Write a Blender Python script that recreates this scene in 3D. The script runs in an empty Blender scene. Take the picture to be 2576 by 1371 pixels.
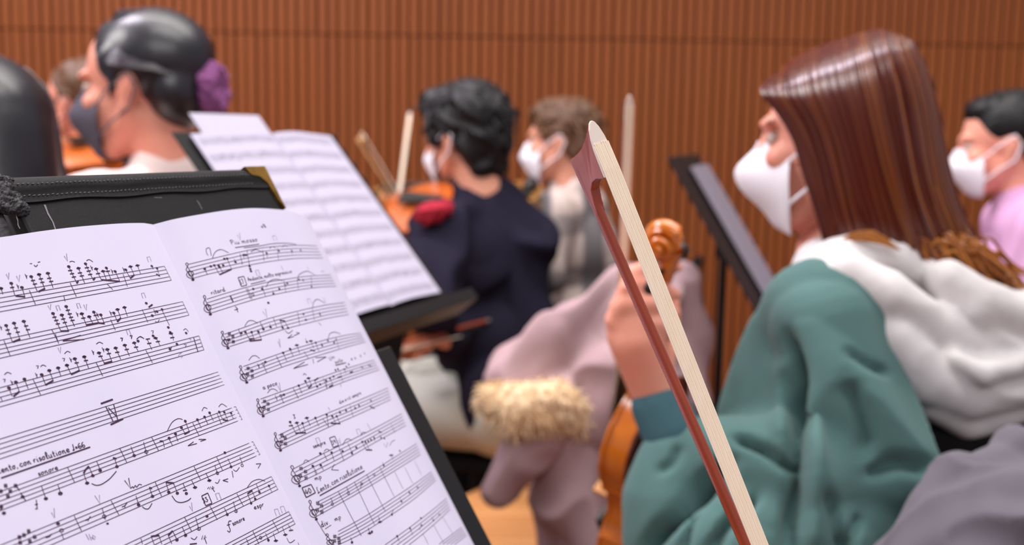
import bpy, bmesh, math, random
import numpy as np
from mathutils import Vector, Matrix
random.seed(7); RNG = np.random.default_rng(7)
scene = bpy.context.scene
COL = scene.collection
def rgb(h):
    h = h.lstrip('#'); v = [int(h[i:i+2], 16)/255 for i in (0, 2, 4)]
    return tuple((c/12.92 if c <= .04045 else ((c+.055)/1.055)**2.4) for c in v) + (1.0,)

# ------------------------------------------------------------------ camera
IMG_W, IMG_H, FPX = 2576, 1371, 2600.0
CAM = Vector((0, 0, 1.2)); PITCH = math.radians(7.5); ROLL = math.radians(1.0)
FWD = Vector((0, math.cos(PITCH), -math.sin(PITCH)))
_r = Vector((1, 0, 0)); _u = _r.cross(FWD)
RIGHT = _r*math.cos(ROLL) + _u*math.sin(ROLL); UP = -_r*math.sin(ROLL) + _u*math.cos(ROLL)
cd = bpy.data.cameras.new('camera'); cam = bpy.data.objects.new('camera', cd); COL.objects.link(cam)
cam.matrix_world = Matrix(((RIGHT.x, UP.x, -FWD.x, CAM.x), (RIGHT.y, UP.y, -FWD.y, CAM.y), (RIGHT.z, UP.z, -FWD.z, CAM.z), (0, 0, 0, 1)))
cd.sensor_width = 36; cd.lens = 36*FPX/IMG_W; cd.clip_start = .02
cd.dof.use_dof = True; cd.dof.focus_distance = .488; cd.dof.aperture_fstop = 7.0
scene.camera = cam
def ray(px, py):
    return FWD + RIGHT*((px-IMG_W/2)/FPX) - UP*((py-IMG_H/2)/FPX)
def at(px, py, d):
    """world point seen at a pixel of the photograph, at depth d metres"""
    return CAM + ray(px, py)*d

# ------------------------------------------------------------------ world, lights, exposure
w = bpy.data.worlds.new('hall_ambient'); scene.world = w; w.use_nodes = True
w.node_tree.nodes['Background'].inputs[0].default_value = (.93, .92, 1.0, 1)
w.node_tree.nodes['Background'].inputs[1].default_value = .30
def area(name, loc, size, power, color, target=None):
    l = bpy.data.lights.new(name, 'AREA'); l.shape = 'RECTANGLE'; l.size, l.size_y = size; l.energy = power; l.color = color
    o = bpy.data.objects.new(name, l); COL.objects.link(o); o.location = loc
    d = (Vector(target)-Vector(loc)) if target else Vector((0, 0, -1))
    o.rotation_euler = d.to_track_quat('-Z', 'Y').to_euler(); return o
area('ceiling_lamp_row_front', (.6, .3, 4.6), (3.0, .9), 88, (1, .965, .95))
area('ceiling_lamp_row_middle', (.3, 2.0, 4.6), (4.0, .8), 125, (1, .95, .9))
area('ceiling_lamp_row_back', (-.6, 3.4, 4.8), (4.5, .5), 40, (1, .92, .88))
area('left_wall_fill', (-2.6, 2.4, 4.4), (1.6, .5), 150, (.95, .86, 1), (-1.5, 4.6, 1.6))  # added light, lifts the left wall in place of lens haze
area('side_lamp', (-3.4, .9, 3.4), (1.6, 1.2), 95, (1, .95, .95), (.4, 1.5, 1.1))
area('front_fill', (.8, -3.2, 3.8), (4.0, 1.5), 85, (1, .96, .95), (.3, 2.0, .9))  # added fill behind the camera, brightens surfaces that face it
scene.view_settings.view_transform = 'Standard'; scene.view_settings.look = 'None'
scene.view_settings.gamma = 1; scene.view_settings.use_curve_mapping = False
scene.view_settings.exposure = 0.0

# ------------------------------------------------------------------ materials
def mat(name, color, rough=.6, metal=0, spec=.5, coat=0, sss=0, sheen=0, noise=None, bump=None, wave=None):
    m = bpy.data.materials.new(name); m.use_nodes = True
    nt = m.node_tree; b = nt.nodes['Principled BSDF']; N = nt.nodes.new; Lk = nt.links.new
    c = rgb(color) if isinstance(color, str) else color
    b.inputs['Base Color'].default_value = c; b.inputs['Roughness'].default_value = rough
    b.inputs['Metallic'].default_value = metal; b.inputs['Specular IOR Level'].default_value = spec
    b.inputs['Coat Weight'].default_value = coat; b.inputs['Coat Roughness'].default_value = .12
    b.inputs['Sheen Weight'].default_value = sheen
    if sss:
        b.inputs['Subsurface Weight'].default_value = sss; b.inputs['Subsurface Radius'].default_value = (.01, .004, .002); b.inputs['Subsurface Scale'].default_value = 1
    tc = N('ShaderNodeTexCoord')
    if noise:      # (second colour, scale xyz, detail, contrast)
        c2, sc, det, con = noise
        mp = N('ShaderNodeMapping'); mp.inputs['Scale'].default_value = sc
        tx = N('ShaderNodeTexNoise'); tx.inputs['Scale'].default_value = 1; tx.inputs['Detail'].default_value = det
        rp = N('ShaderNodeValToRGB'); rp.color_ramp.elements[0].position = .5-con; rp.color_ramp.elements[1].position = .5+con
        rp.color_ramp.elements[0].color = rgb(c2) if isinstance(c2, str) else c2; rp.color_ramp.elements[1].color = c
        Lk(tc.outputs['Object'], mp.inputs['Vector']); Lk(mp.outputs[0], tx.inputs['Vector']); Lk(tx.outputs['Fac'], rp.inputs['Fac']); Lk(rp.outputs[0], b.inputs['Base Color'])
    if bump:       # (scale xyz, strength, distance)
        sc, st, di = bump
        mp = N('ShaderNodeMapping'); mp.inputs['Scale'].default_value = sc
        tx = N('ShaderNodeTexNoise'); tx.inputs['Scale'].default_value = 1; tx.inputs['Detail'].default_value = 4
        bp = N('ShaderNodeBump'); bp.inputs['Strength'].default_value = st; bp.inputs['Distance'].default_value = di
        Lk(tc.outputs['Object'], mp.inputs['Vector']); Lk(mp.outputs[0], tx.inputs['Vector']); Lk(tx.outputs['Fac'], bp.inputs['Height']); Lk(bp.outputs[0], b.inputs['Normal'])
    return m
M = {}
M['paper'] = mat('paper', '#d9d2ea', .8, spec=.2, noise=('#d3cfe8', (14, 14, 14), 2, .2))
M['paper_far'] = mat('paper_far', '#cac4d8', .8, spec=.2)
M['paper_shaded'] = mat('shaded_paper', '#8b8390', .7, spec=.2)  # white paper, its colour greyed for being turned from the light
M['ink'] = mat('ink', '#4a3348', .8, spec=.1)
M['pencil'] = mat('pencil', '#8d84a0', .8, spec=.1)
M['leather'] = mat('black_leather', '#151317', .6, spec=.35, noise=('#100e12', (60, 60, 60), 5, .2), bump=((500, 500, 500), .25, .0006))
M['leather_worn'] = mat('worn_leather', '#4c4a4f', .55, spec=.4, noise=('#1a191b', (160, 60, 160), 6, .10), bump=((220, 60, 220), .7, .0012))
M['thread'] = mat('thread', '#6d686c', .7)
M['scuff'] = mat('scuff', '#85808a', .8)
M['brass'] = mat('aged_brass', '#a8803a', .45, metal=.75, noise=('#6d4a20', (120, 120, 120), 5, .18))
M['black_metal'] = mat('black_metal', '#161518', .5, spec=.4)
M['black_cloth'] = mat('black_cloth', '#151314', .9, spec=.15)
M['slat'] = mat('slat_wood', '#905024', .55, spec=.3, noise=('#783d1a', (18, 18, .7), 4, .22))
M['slat_b'] = mat('slat_wood_b', '#894b22', .55, spec=.3, noise=('#7b401b', (22, 22, .8), 4, .22))
M['backing'] = mat('wall_backing', '#45240f', .9, spec=.2)
M['floor'] = mat('floor_wood', '#9c6238', .5, noise=('#7c4a26', (2, 20, 1), 4, .25))
M['skin'] = mat('skin', '#f2ab95', .55, spec=.35, sss=.15, noise=('#ec9a84', (14, 14, 14), 2, .2))
M['skin_b'] = mat('skin_b', '#e09d83', .55, spec=.35, sss=.15)
M['mask'] = mat('white_mask', '#eee9f0', .85, spec=.2, bump=((900, 900, 900), .1, .0005))
M['mask_grey'] = mat('grey_mask', '#53505c', .85, spec=.2)
M['eye'] = mat('eye_white', '#cdb8ae', .3)
M['brow'] = mat('brow_hair', '#5a3a2c', .7)
M['iris'] = mat('iris', '#2c1c14', .2)
def hairmat(name, c1, c2, rough=.38, spec=.6):
    m = mat(name, c1, rough, spec=spec)
    nt = m.node_tree; b = nt.nodes['Principled BSDF']
    a = nt.nodes.new('ShaderNodeAttribute'); a.attribute_name = 'tone'
    mx = nt.nodes.new('ShaderNodeMixRGB'); mx.inputs[1].default_value = rgb(c1); mx.inputs[2].default_value = rgb(c2)
    nt.links.new(a.outputs['Fac'], mx.inputs[0]); nt.links.new(mx.outputs[0], b.inputs['Base Color'])
    return m
M['hair_auburn'] = hairmat('auburn_hair', '#541b0e', '#a06028', .26, .6)
M['hair_golden'] = hairmat('golden_hair', '#8a4a18', '#c07a35', .4)
M['hair_black'] = hairmat('black_hair', '#131114', '#262329', .5, .35)
M['hair_gloss'] = hairmat('glossy_black_hair', '#232028', '#4a4550', .34, .7)
M['hair_brown'] = hairmat('brown_hair', '#5f4230', '#8f6b4d', .5, .35)
M['green'] = mat('green_sweat', '#557674', .9, spec=.15, sheen=.15, noise=('#4d6c69', (9, 9, 9), 3, .25), bump=((700, 700, 700), .15, .0008))
M['green_dark'] = mat('green_rib', '#41616a', .9, spec=.15)
M['hood'] = mat('grey_hood', '#dcd7d8', .92, spec=.15, sheen=.2, noise=('#d2cbcb', (30, 30, 30), 4, .25), bump=((800, 800, 800), .15, .0008))
M['navy'] = mat('navy_knit', '#221f2e', .95, spec=.1)
M['sage'] = mat('sage_trousers', '#bdbcb2', .9, spec=.15)
M['mauve'] = mat('mauve_coat', '#b5979b', .8, spec=.2, noise=('#a2868b', (8, 8, 8), 3, .25))
M['fur'] = mat('beige_fur', '#ead3b4', .9, spec=.1, noise=('#d8b78c', (25, 25, 25), 4, .2))
M['lilac'] = mat('lilac_shirt', '#cf9fc6', .9, spec=.15)
M['peach'] = mat('peach_top', '#ecd6d2', .9, spec=.15)
M['teal_dark'] = mat('dark_jumper', '#2a2d38', .9, spec=.15)
M['grey_coat'] = mat('grey_coat', '#645f68', .85, spec=.2, sheen=.1, noise=('#59545d', (12, 12, 12), 3, .25))
M['denim'] = mat('dark_trousers', '#25242c', .9, spec=.15)
M['scrunchie'] = mat('purple_scrunchie', '#8d4f86', .85)
M['tan_wood'] = mat('tan_wood', '#d89a62', .5, noise=('#c5834c', (6, 40, 6), 3, .2))
M['red'] = mat('red_cloth', '#a5142c', .9)
def varnish(name, c1, c2, rough=.3):
    return mat(name, c1, rough, spec=.5, coat=1.0, noise=(c2, (10, 60, 10), 4, .25))
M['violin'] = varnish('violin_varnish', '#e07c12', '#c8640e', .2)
M['violin_back_shaded'] = varnish('shaded_back_varnish', '#7a300b', '#571f08')  # darker copy of the varnish, the back's shade put into the colour
M['violin_far'] = varnish('violin_far_varnish', '#d2691f', '#b04f14')
M['ebony'] = mat('ebony', '#17120f', .4)
M['string'] = mat('string', '#b5b0a8', .3, metal=.8)
M['maple'] = mat('maple', '#c98b4a', .5)
M['bow_stick'] = varnish('pernambuco', '#b54a28', '#8a321c', .36)
M['bow_hair'] = mat('bow_hair', '#fff0de', .6, spec=.3, noise=('#fbe8d0', (300, 300, 5), 2, .3))
M['ivory'] = mat('ivory', '#f2e4da', .4)
M['ochre'] = varnish('ochre_wood', '#a5722e', '#8d5c22')
# checked shirt: two crossed bands
def plaid():
    m = mat('checked_shirt', '#b9a9a4', .9, spec=.15); nt = m.node_tree; b = nt.nodes['Principled BSDF']
    tc = nt.nodes.new('ShaderNodeTexCoord'); out = None
    for d in ('X', 'Z'):
        wv = nt.nodes.new('ShaderNodeTexWave'); wv.bands_direction = d; wv.inputs['Scale'].default_value = 2.1; wv.inputs['Distortion'].default_value = .6
        nt.links.new(tc.outputs['Object'], wv.inputs['Vector'])
        rp = nt.nodes.new('ShaderNodeValToRGB'); rp.color_ramp.elements[0].position = .55; rp.color_ramp.elements[1].position = .75
        nt.links.new(wv.outputs['Fac'], rp.inputs[0])
        if out is None: out = rp.outputs[0]
        else:
            mx = nt.nodes.new('ShaderNodeMixRGB'); mx.blend_type = 'ADD'; mx.inputs[0].default_value = .6
            nt.links.new(out, mx.inputs[1]); nt.links.new(rp.outputs[0], mx.inputs[2]); out = mx.outputs[0]
    mc = nt.nodes.new('ShaderNodeMixRGB'); mc.inputs[1].default_value = rgb('#c2b1aa'); mc.inputs[2].default_value = rgb('#6f6a6c')
    nt.links.new(out, mc.inputs[0]); nt.links.new(mc.outputs[0], b.inputs['Base Color']); return m
M['plaid'] = plaid()
# printed staves of the far part: bands along the page
def printed():
    m = mat('printed_page', '#d3cede', .8, spec=.2); nt = m.node_tree; b = nt.nodes['Principled BSDF']
    tc = nt.nodes.new('ShaderNodeTexCoord'); sp = nt.nodes.new('ShaderNodeSeparateXYZ'); nt.links.new(tc.outputs['UV'], sp.inputs[0])
    def mth(op, a, bv=None):
        n = nt.nodes.new('ShaderNodeMath'); n.operation = op
        nt.links.new(a, n.inputs[0])
        if bv is not None:
            if hasattr(bv, 'is_output'): nt.links.new(bv, n.inputs[1])
            else: n.inputs[1].default_value = bv
        return n.outputs[0]
    fr = mth('FRACT', mth('MULTIPLY', sp.outputs['Y'], 11.0))
    inb = mth('MULTIPLY', mth('GREATER_THAN', fr, .28), mth('LESS_THAN', fr, .72))
    ln = mth('GREATER_THAN', mth('FRACT', mth('MULTIPLY', fr, 11.0)), .72)
    nz = nt.nodes.new('ShaderNodeTexNoise'); nz.inputs['Scale'].default_value = 60; nt.links.new(tc.outputs['UV'], nz.inputs['Vector'])
    spots = mth('GREATER_THAN', nz.outputs['Fac'], .60)
    ink = mth('MULTIPLY', inb, mth('MAXIMUM', ln, spots))
    mrg = mth('MULTIPLY', mth('GREATER_THAN', sp.outputs['X'], .07), mth('LESS_THAN', sp.outputs['X'], .93))
    mx = nt.nodes.new('ShaderNodeMixRGB'); mx.inputs[1].default_value = rgb('#cdc6dc'); mx.inputs[2].default_value = rgb('#6a6478')
    nt.links.new(mth('MULTIPLY', ink, mrg), mx.inputs[0]); nt.links.new(mx.outputs[0], b.inputs['Base Color']); return m
M['printed'] = printed()

# ------------------------------------------------------------------ mesh helpers
def tag(o, label=None, cat=None, group=None, kind=None):
    if label: o['label'] = label
    if cat: o['category'] = cat
    if group: o['group'] = group
    if kind: o['kind'] = kind
    return o
def empty(name, loc, label=None, cat=None, group=None):
    o = bpy.data.objects.new(name, None); COL.objects.link(o); o.location = loc; o.empty_display_size = .05
    return tag(o, label, cat, group)
def link(name, me, m, parent=None, smooth=True):
    o = bpy.data.objects.new(name, me); COL.objects.link(o)
    if m: me.materials.append(M[m] if isinstance(m, str) else m)
    if smooth: me.polygons.foreach_set('use_smooth', [True]*len(me.polygons))
    if parent is not None:
        o.parent = parent; o.matrix_parent_inverse = Matrix.Translation(-parent_world(parent))
    return o
def parent_world(p):
    return Vector(p.location)
# note: every mesh is written in world coordinates; roots are Empties without rotation
def mesh(name, vs, fs, m, parent=None, smooth=True):
    me = bpy.data.meshes.new(name); me.from_pydata([tuple(v) for v in vs], [], fs); me.update()
    o = link(name, me, m, parent, smooth)
    if smooth: me.set_sharp_from_angle(angle=math.radians(48))
    return o
class MB:
    def __init__(s): s.v, s.f = [], []
    def add(s, vs, fs):
        o = len(s.v); s.v += [Vector(v) for v in vs]; s.f += [tuple(i+o for i in f) for f in fs]; return s
    def box(s, c, ax, ay, az, hx, hy, hz):
        c, ax, ay, az = Vector(c), Vector(ax), Vector(ay), Vector(az); vs = []
        for k in (-1, 1):
            for j in (-1, 1):
                for i in (-1, 1): vs.append(c+ax*hx*i+ay*hy*j+az*hz*k)
        return s.add(vs, [(0, 2, 3, 1), (4, 5, 7, 6), (0, 1, 5, 4), (2, 6, 7, 3), (0, 4, 6, 2), (1, 3, 7, 5)])
    def tube(s, pts, rad, seg=8, cap=True, flat=None):
        pts = [Vector(p) for p in pts]; n = len(pts)
        if not hasattr(rad, '__len__'): rad = [rad]*n
        up = None; rings = []
        for i, p in enumerate(pts):
            t = (pts[min(i+1, n-1)]-pts[max(i-1, 0)]).normalized()
            if up is None:
                up = Vector((0, 0, 1)) if abs(t.z) < .9 else Vector((1, 0, 0))
            x = up-t*up.dot(t); x.normalize(); y = t.cross(x); up = x
            rings.append([p+(x*math.cos(2*math.pi*k/seg)+y*math.sin(2*math.pi*k/seg)*(flat or 1))*rad[i] for k in range(seg)])
        vs = [v for r in rings for v in r]; fs = []
        for i in range(n-1):
            for k in range(seg):
                a = i*seg+k; b = i*seg+(k+1) % seg; fs.append((a, b, b+seg, a+seg))
        if cap: fs.append(tuple(range(seg-1, -1, -1))); fs.append(tuple((n-1)*seg+k for k in range(seg)))
        return s.add(vs, fs)
    def ball(s, c, r, R=None, seg=30, rings=20):
        c = Vector(c); r = Vector(r) if hasattr(r, '__len__') else Vector((r, r, r)); vs = []
        def P(a, b):
            q = Vector((r.x*math.sin(a)*math.cos(b), r.y*math.sin(a)*math.sin(b), r.z*math.cos(a)))
            return c+(R @ q if R else q)
        vs.append(P(0, 0))
        for i in range(1, rings):
            for k in range(seg): vs.append(P(math.pi*i/rings, 2*math.pi*k/seg))
        vs.append(P(math.pi, 0)); fs = []
        for k in range(seg): fs.append((0, 1+k, 1+(k+1) % seg))
        for i in range(rings-2):
            for k in range(seg):
                a = 1+i*seg+k; b = 1+i*seg+(k+1) % seg; fs.append((a, a+seg, b+seg, b))
        e = len(vs)-1
        for k in range(seg): fs.append((e, e-seg+(k+1) % seg, e-seg+k))
        return s.add(vs, fs)
    def cap(s, p0, r0, p1, r1=None, seg=24, sub=6):
        """tapered capsule"""
        p0, p1 = Vector(p0), Vector(p1); r1 = r0 if r1 is None else r1
        t = p1-p0
        if t.length < 1e-6: return s.ball(p0, r0)
        t.normalize(); pts, rad = [], []
        for i in range(sub+1):
            a = math.pi/2*i/sub; pts.append(p0-t*r0*math.cos(a)); rad.append(max(r0*math.sin(a), r0*.03))
        for i in range(sub+1):
            a = math.pi/2*i/sub; pts.append(p1+t*r1*math.sin(a)); rad.append(max(r1*math.cos(a), r1*.03))
        return s.tube(pts, rad, seg)
    def chain(s, pts, rads):
        for i in range(len(pts)-1): s.cap(pts[i], rads[i], pts[i+1], rads[i+1])
        return s
    def build(s, name, m, parent=None, smooth=True): return mesh(name, s.v, s.f, m, parent, smooth)
    def skin(s, name, m, parent=None, voxel=.006, it=6, disp=None):
        """one continuous surface around all the pieces"""
        me = bpy.data.meshes.new('tmp'); me.from_pydata([tuple(v) for v in s.v], [], s.f); me.update()
        o = bpy.data.objects.new('tmp', me); COL.objects.link(o)
        r = o.modifiers.new('r', 'REMESH'); r.mode = 'VOXEL'; r.voxel_size = voxel; r.adaptivity = 0
        if it:
            q = o.modifiers.new('s', 'SMOOTH'); q.factor = .5; q.iterations = it
        dg = bpy.context.evaluated_depsgraph_get(); dg.update()
        out = bpy.data.meshes.new_from_object(o.evaluated_get(dg)); out.name = name
        bpy.data.objects.remove(o); bpy.data.meshes.remove(me)
        if disp:
            n = len(out.vertices); co = np.empty(n*3); no = np.empty(n*3)
            out.vertices.foreach_get('co', co); out.vertex_normals.foreach_get('vector', no)
            co = co.reshape(-1, 3); no = no.reshape(-1, 3); co = co+no*disp(co)[:, None]
            out.vertices.foreach_set('co', co.ravel()); out.update()
        return link(name, out, m, parent)
def wrinkle(amp, freq, seed, stretch=(1, 1, 1), sharp=True):
    r = np.random.default_rng(seed); ks = []
    for i in range(7):
        k = r.normal(size=3); k /= np.linalg.norm(k); ks.append((k*np.array(stretch)*freq*(.6+1.1*r.random()), r.random()*6.28))
    def f(co):
        q = co+.02*np.sin(co[:, [1, 2, 0]]*freq*.5+seed); a = np.zeros(len(co))
        for k, ph in ks: a += np.sin(q @ k+ph)
        a /= 2.6
        if sharp: a = 1-2*np.abs(a)
        return np.clip(a, -1, 1)*amp
    return f
def smooth_pts(pts, n):
    """Catmull-Rom through points (any dimension)"""
    P = np.array([list(p) for p in pts], float); m = len(P); out = []
    for i in range(n):
        t = i/(n-1)*(m-1); k = min(int(t), m-2); f = t-k
        p0, p1, p2, p3 = P[max(k-1, 0)], P[k], P[k+1], P[min(k+2, m-1)]
        out.append(.5*((2*p1)+(-p0+p2)*f+(2*p0-5*p1+4*p2-p3)*f*f+(-p0+3*p1-3*p2+p3)*f**3))
    return np.array(out)
def frame(az, tilt):
    a, t = math.radians(az), math.radians(tilt)
    u = Vector((math.sin(a), math.cos(a), 0)); nh = Vector((math.cos(a), -math.sin(a), 0))
    v = Vector((0, 0, 1))*math.cos(t)-nh*math.sin(t); return u, v, u.cross(v)
X, Y, Z = Vector((1, 0, 0)), Vector((0, 1, 0)), Vector((0, 0, 1))

# ------------------------------------------------------------------ the hall
FL = MB(); FL.box((0, 1.6, -.05), X, Y, Z, 5, 4.2, .05)
tag(FL.build('floor', 'floor', smooth=False), 'brown wooden stage floor', None, kind='structure')
WY = 4.6
wb = MB(); wb.box((0, WY+.06, 1.6), X, Y, Z, 4.2, .03, 1.6)
wall = tag(wb.build('wall_back', 'backing', smooth=False), 'wall of narrow vertical wooden slats at the back of the stage', None, kind='structure')
PIT = .0445; JZ = at(1700, 106, WY).z
def slat_mesh(z0, z1, m):
    b = MB(); c = .004; hw = .0155; D = .03
    pr = [(-hw, D), (-hw, c), (-hw+c, 0), (hw-c, 0), (hw, c), (hw, D)]
    vs = [(x, y, z0) for x, y in pr]+[(x, y, z1) for x, y in pr]
    b.add(vs, [(i, i+1, i+7, i+6) for i in range(5)]+[tuple(range(5, -1, -1)), tuple(range(6, 12))])
    me = bpy.data.meshes.new('slat'); me.from_pydata([tuple(v) for v in b.v], [], b.f); me.materials.append(M[m]); return me
SM = [[slat_mesh(0, JZ-.003, m), slat_mesh(JZ+.003, 3.2, m)] for m in ('slat', 'slat_b')]
ns = 68
for i in range(-ns, ns+1):
    for j in (0, 1):
        o = bpy.data.objects.new('slat', SM[random.random() < .4][j]); COL.objects.link(o)
        o.location = (i*PIT+random.uniform(-.001, .001), WY+random.uniform(-.0015, .0015), 0); o.parent = wall

# ------------------------------------------------------------------ music stands
def stand(O, az, tilt, w_, h_, label, floor_at=None, back=.0, lip=.05, post_u=.5):
    """O = bottom right corner of the desk (reader's side); desk runs to -u"""
    u, v, n = frame(az, tilt)
    c0 = O-u*w_*post_u
    root = empty('music_stand', (c0.x, c0.y, 0), label, 'music stand', 'black music stands')
    d = MB(); d.box(O-u*w_/2+v*h_/2-n*.003, u, v, n, w_/2, h_/2, .0015)
    o = d.build('desk', 'black_metal', root, False); bv = o.modifiers.new('b', 'BEVEL'); bv.width = .001
    l = MB(); l.box(O-u*w_/2+n*(lip/2-.004)-v*.002, u, v, n, w_/2, .0015, lip/2)
    l.box(O-u*w_/2+n*(lip-.004)+v*.006, u, v, n, w_/2, .009, .0012); l.build('lip', 'black_metal', root, False)
    hub = c0+v*h_*.42-n*.03
    k = MB(); k.tube([hub+n*.028, hub], .02, 12); k.tube([hub-u*.03, hub+u*.03], .014, 12); k.build('tilt_bracket', 'black_metal', root)
    p = MB(); p.tube([hub-Z*.0, Vector((hub.x, hub.y, .62))], .009, 12); p.build('inner_post', 'black_metal', root)
    p = MB(); p.tube([Vector((hub.x, hub.y, .66)), Vector((hub.x, hub.y, .09))], .0135, 12); p.build('outer_post', 'black_metal', root)
    for q in range(3):
        a = q*2*math.pi/3+.5; e = Vector((hub.x+math.cos(a)*.26, hub.y+math.sin(a)*.26, .013))
        lg = MB(); lg.tube([Vector((hub.x, hub.y, .14)), Vector((hub.x, hub.y, .14)).lerp(e, .5)+Z*.02, e], .012, 8); lg.build('leg', 'black_metal', root)
    return root, u, v, n

# ------------------------------------------------------------------ near stand, folder and booklet
AZ, TILT = 23.5, 31.5
PU, PV, PN = frame(AZ, TILT); PO = at(385, 565, .55)          # top of the booklet's fold
def pg(u, v, n): return PO+PU*u+PV*v+PN*n
near_stand, _, _, _ = stand(pg(.193, -.305, -.021), AZ, TILT, .50, .205, 'low black music stand in front holding the handwritten part and black folder', lip=.06)
# black folder standing on the desk behind the booklet
fo = empty('music_folder', pg(0, -.30, -.01), 'worn black leather music folder with stitched hem behind the open booklet', 'folder')
FR, FLft, FT = .1254, -.30, .0335
b = MB(); b.box(pg((FR-.072)/2, (FT-.30)/2, -.0115), PU, PV, PN, (FR+.072)/2, (FT+.30)/2, .005)
o = b.build('right_board', 'leather', fo, False); bv = o.modifiers.new('b', 'BEVEL'); bv.width = .0025; bv.segments = 3
b = MB(); b.box(pg((-.105+FLft)/2, (FT-.004-.30)/2, -.0115), PU, PV, PN, (-.105-FLft)/2, (FT-.004+.30)/2, .005)
o = b.build('left_board', 'leather', fo, False); bv = o.modifiers.new('b', 'BEVEL'); bv.width = .0025; bv.segments = 3
# rounded spine between the boards
pts = [pg(-.088, FT-.006, -.0125), pg(-.0885, FT-.10, -.0125), pg(-.0885, -.30, -.0125)]
b = MB(); b.tube(pts, [.0088, .0085, .0085], 14); b.build('spine', 'leather_worn', fo)
# hem: folded strip along the top edge, raised a little
vs, fs = [], []
NU = 60
prof = [(FT+.0015, -.0165), (FT+.0015, -.0072), (FT, -.0056), (FT-.0062, -.0052), (FT-.0066, -.0055), (FT-.0125, -.0052), (FT-.0130, -.0066)]
for i in range(NU+1):
    uu = -.0795+(FR+.0008+.0795)*i/NU
    for q, (vv, nn) in enumerate(prof):
        vs.append(pg(uu, vv-.0006*math.sin(i*.35)*(q > 2), nn))
K = len(prof)
for i in range(NU):
    for q in range(K-1): fs.append((i*K+q, (i+1)*K+q, (i+1)*K+q+1, i*K+q+1))
hem_o = mesh('hem', vs, fs, 'leather', fo)
st = MB()
for row, vv in enumerate((FT-.0032, FT-.0096)):
    uu = -.07
    while uu < .108:
        L_ = .0011+.0004*random.random()
        st.box(pg(uu, vv+random.uniform(-.0002, .0002), -.0050), PU+PV*.25, PV, PN, L_/2, .00016, .0002); uu += .0026+.0005*random.random()
tag(st.build('stitching', 'thread', fo, False), kind='stuff')
# worn gathered leather over the spine's end
g = MB()
for q in range(5):
    v0 = FT-.0015-q*.0036; us = [-.1035+.0042*k for k in range(9)]
    g.chain([pg(x, v0+.0010*math.sin(k*1.7+q*2.1), -.0075+.0045*math.sin(math.pi*k/8)) for k, x in enumerate(us)], [.0030+.0006*math.sin(k*1.3+q) for k in range(9)])
g.skin('worn_cap', 'leather_worn', fo, voxel=.0006, it=3, disp=wrinkle(.0007, 900, 12, (1, .5, 1)))
# scuffs
sc = MB()
def scuff(a, b_, w_):
    a, b_ = Vector(a), Vector(b_); d = (b_-a).normalized(); side = d.cross(PN)
    pts = [a.lerp(b_, k/5)+side*random.uniform(-w_, w_)*.8 for k in range(6)]
    for i in range(5): sc.add([pts[i]-side*w_*random.uniform(.2, 1), pts[i]+side*w_*random.uniform(.2, 1), pts[i+1]+side*w_*.6, pts[i+1]-side*w_*.6], [(0, 1, 2, 3)])
scuff(pg(-.0560, FT-.0145, -.00628), pg(-.0585, -.004, -.00628), .0007)
scuff(pg(.0505, FT-.018, -.00628), pg(.0512, FT-.024, -.00628), .00035)
scuff(pg(-.0745, FT-.016, -.00628), pg(-.077, FT-.026, -.00628), .0004)
scuff(pg(.018, FT-.0145, -.00628), pg(.024, FT-.0148, -.00628), .0002)
tag(sc.build('scuff_marks', 'scuff', fo, False), kind='stuff')
# brass corner
br = MB()
def bpoly(pl, n0, n1):
    vs = [pg(a, b_, n0) for a, b_ in pl]+[pg(a, b_, n1) for a, b_ in pl]; k = len(pl)
    br.add(vs, [tuple(range(k-1, -1, -1)), tuple(range(k, 2*k))]+[(i, (i+1) % k, k+(i+1) % k, k+i) for i in range(k)])
bpoly([(.106, FT+.0022), (FR+.0014, FT+.0022), (FR+.0014, .0045), (FR-.002, .012), (FR-.004, FT-.010), (FR-.0085, FT-.0052), (.1095, FT-.0036)], -.0175, -.0046)
br.build('brass_corner', 'brass', fo, False)

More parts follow.
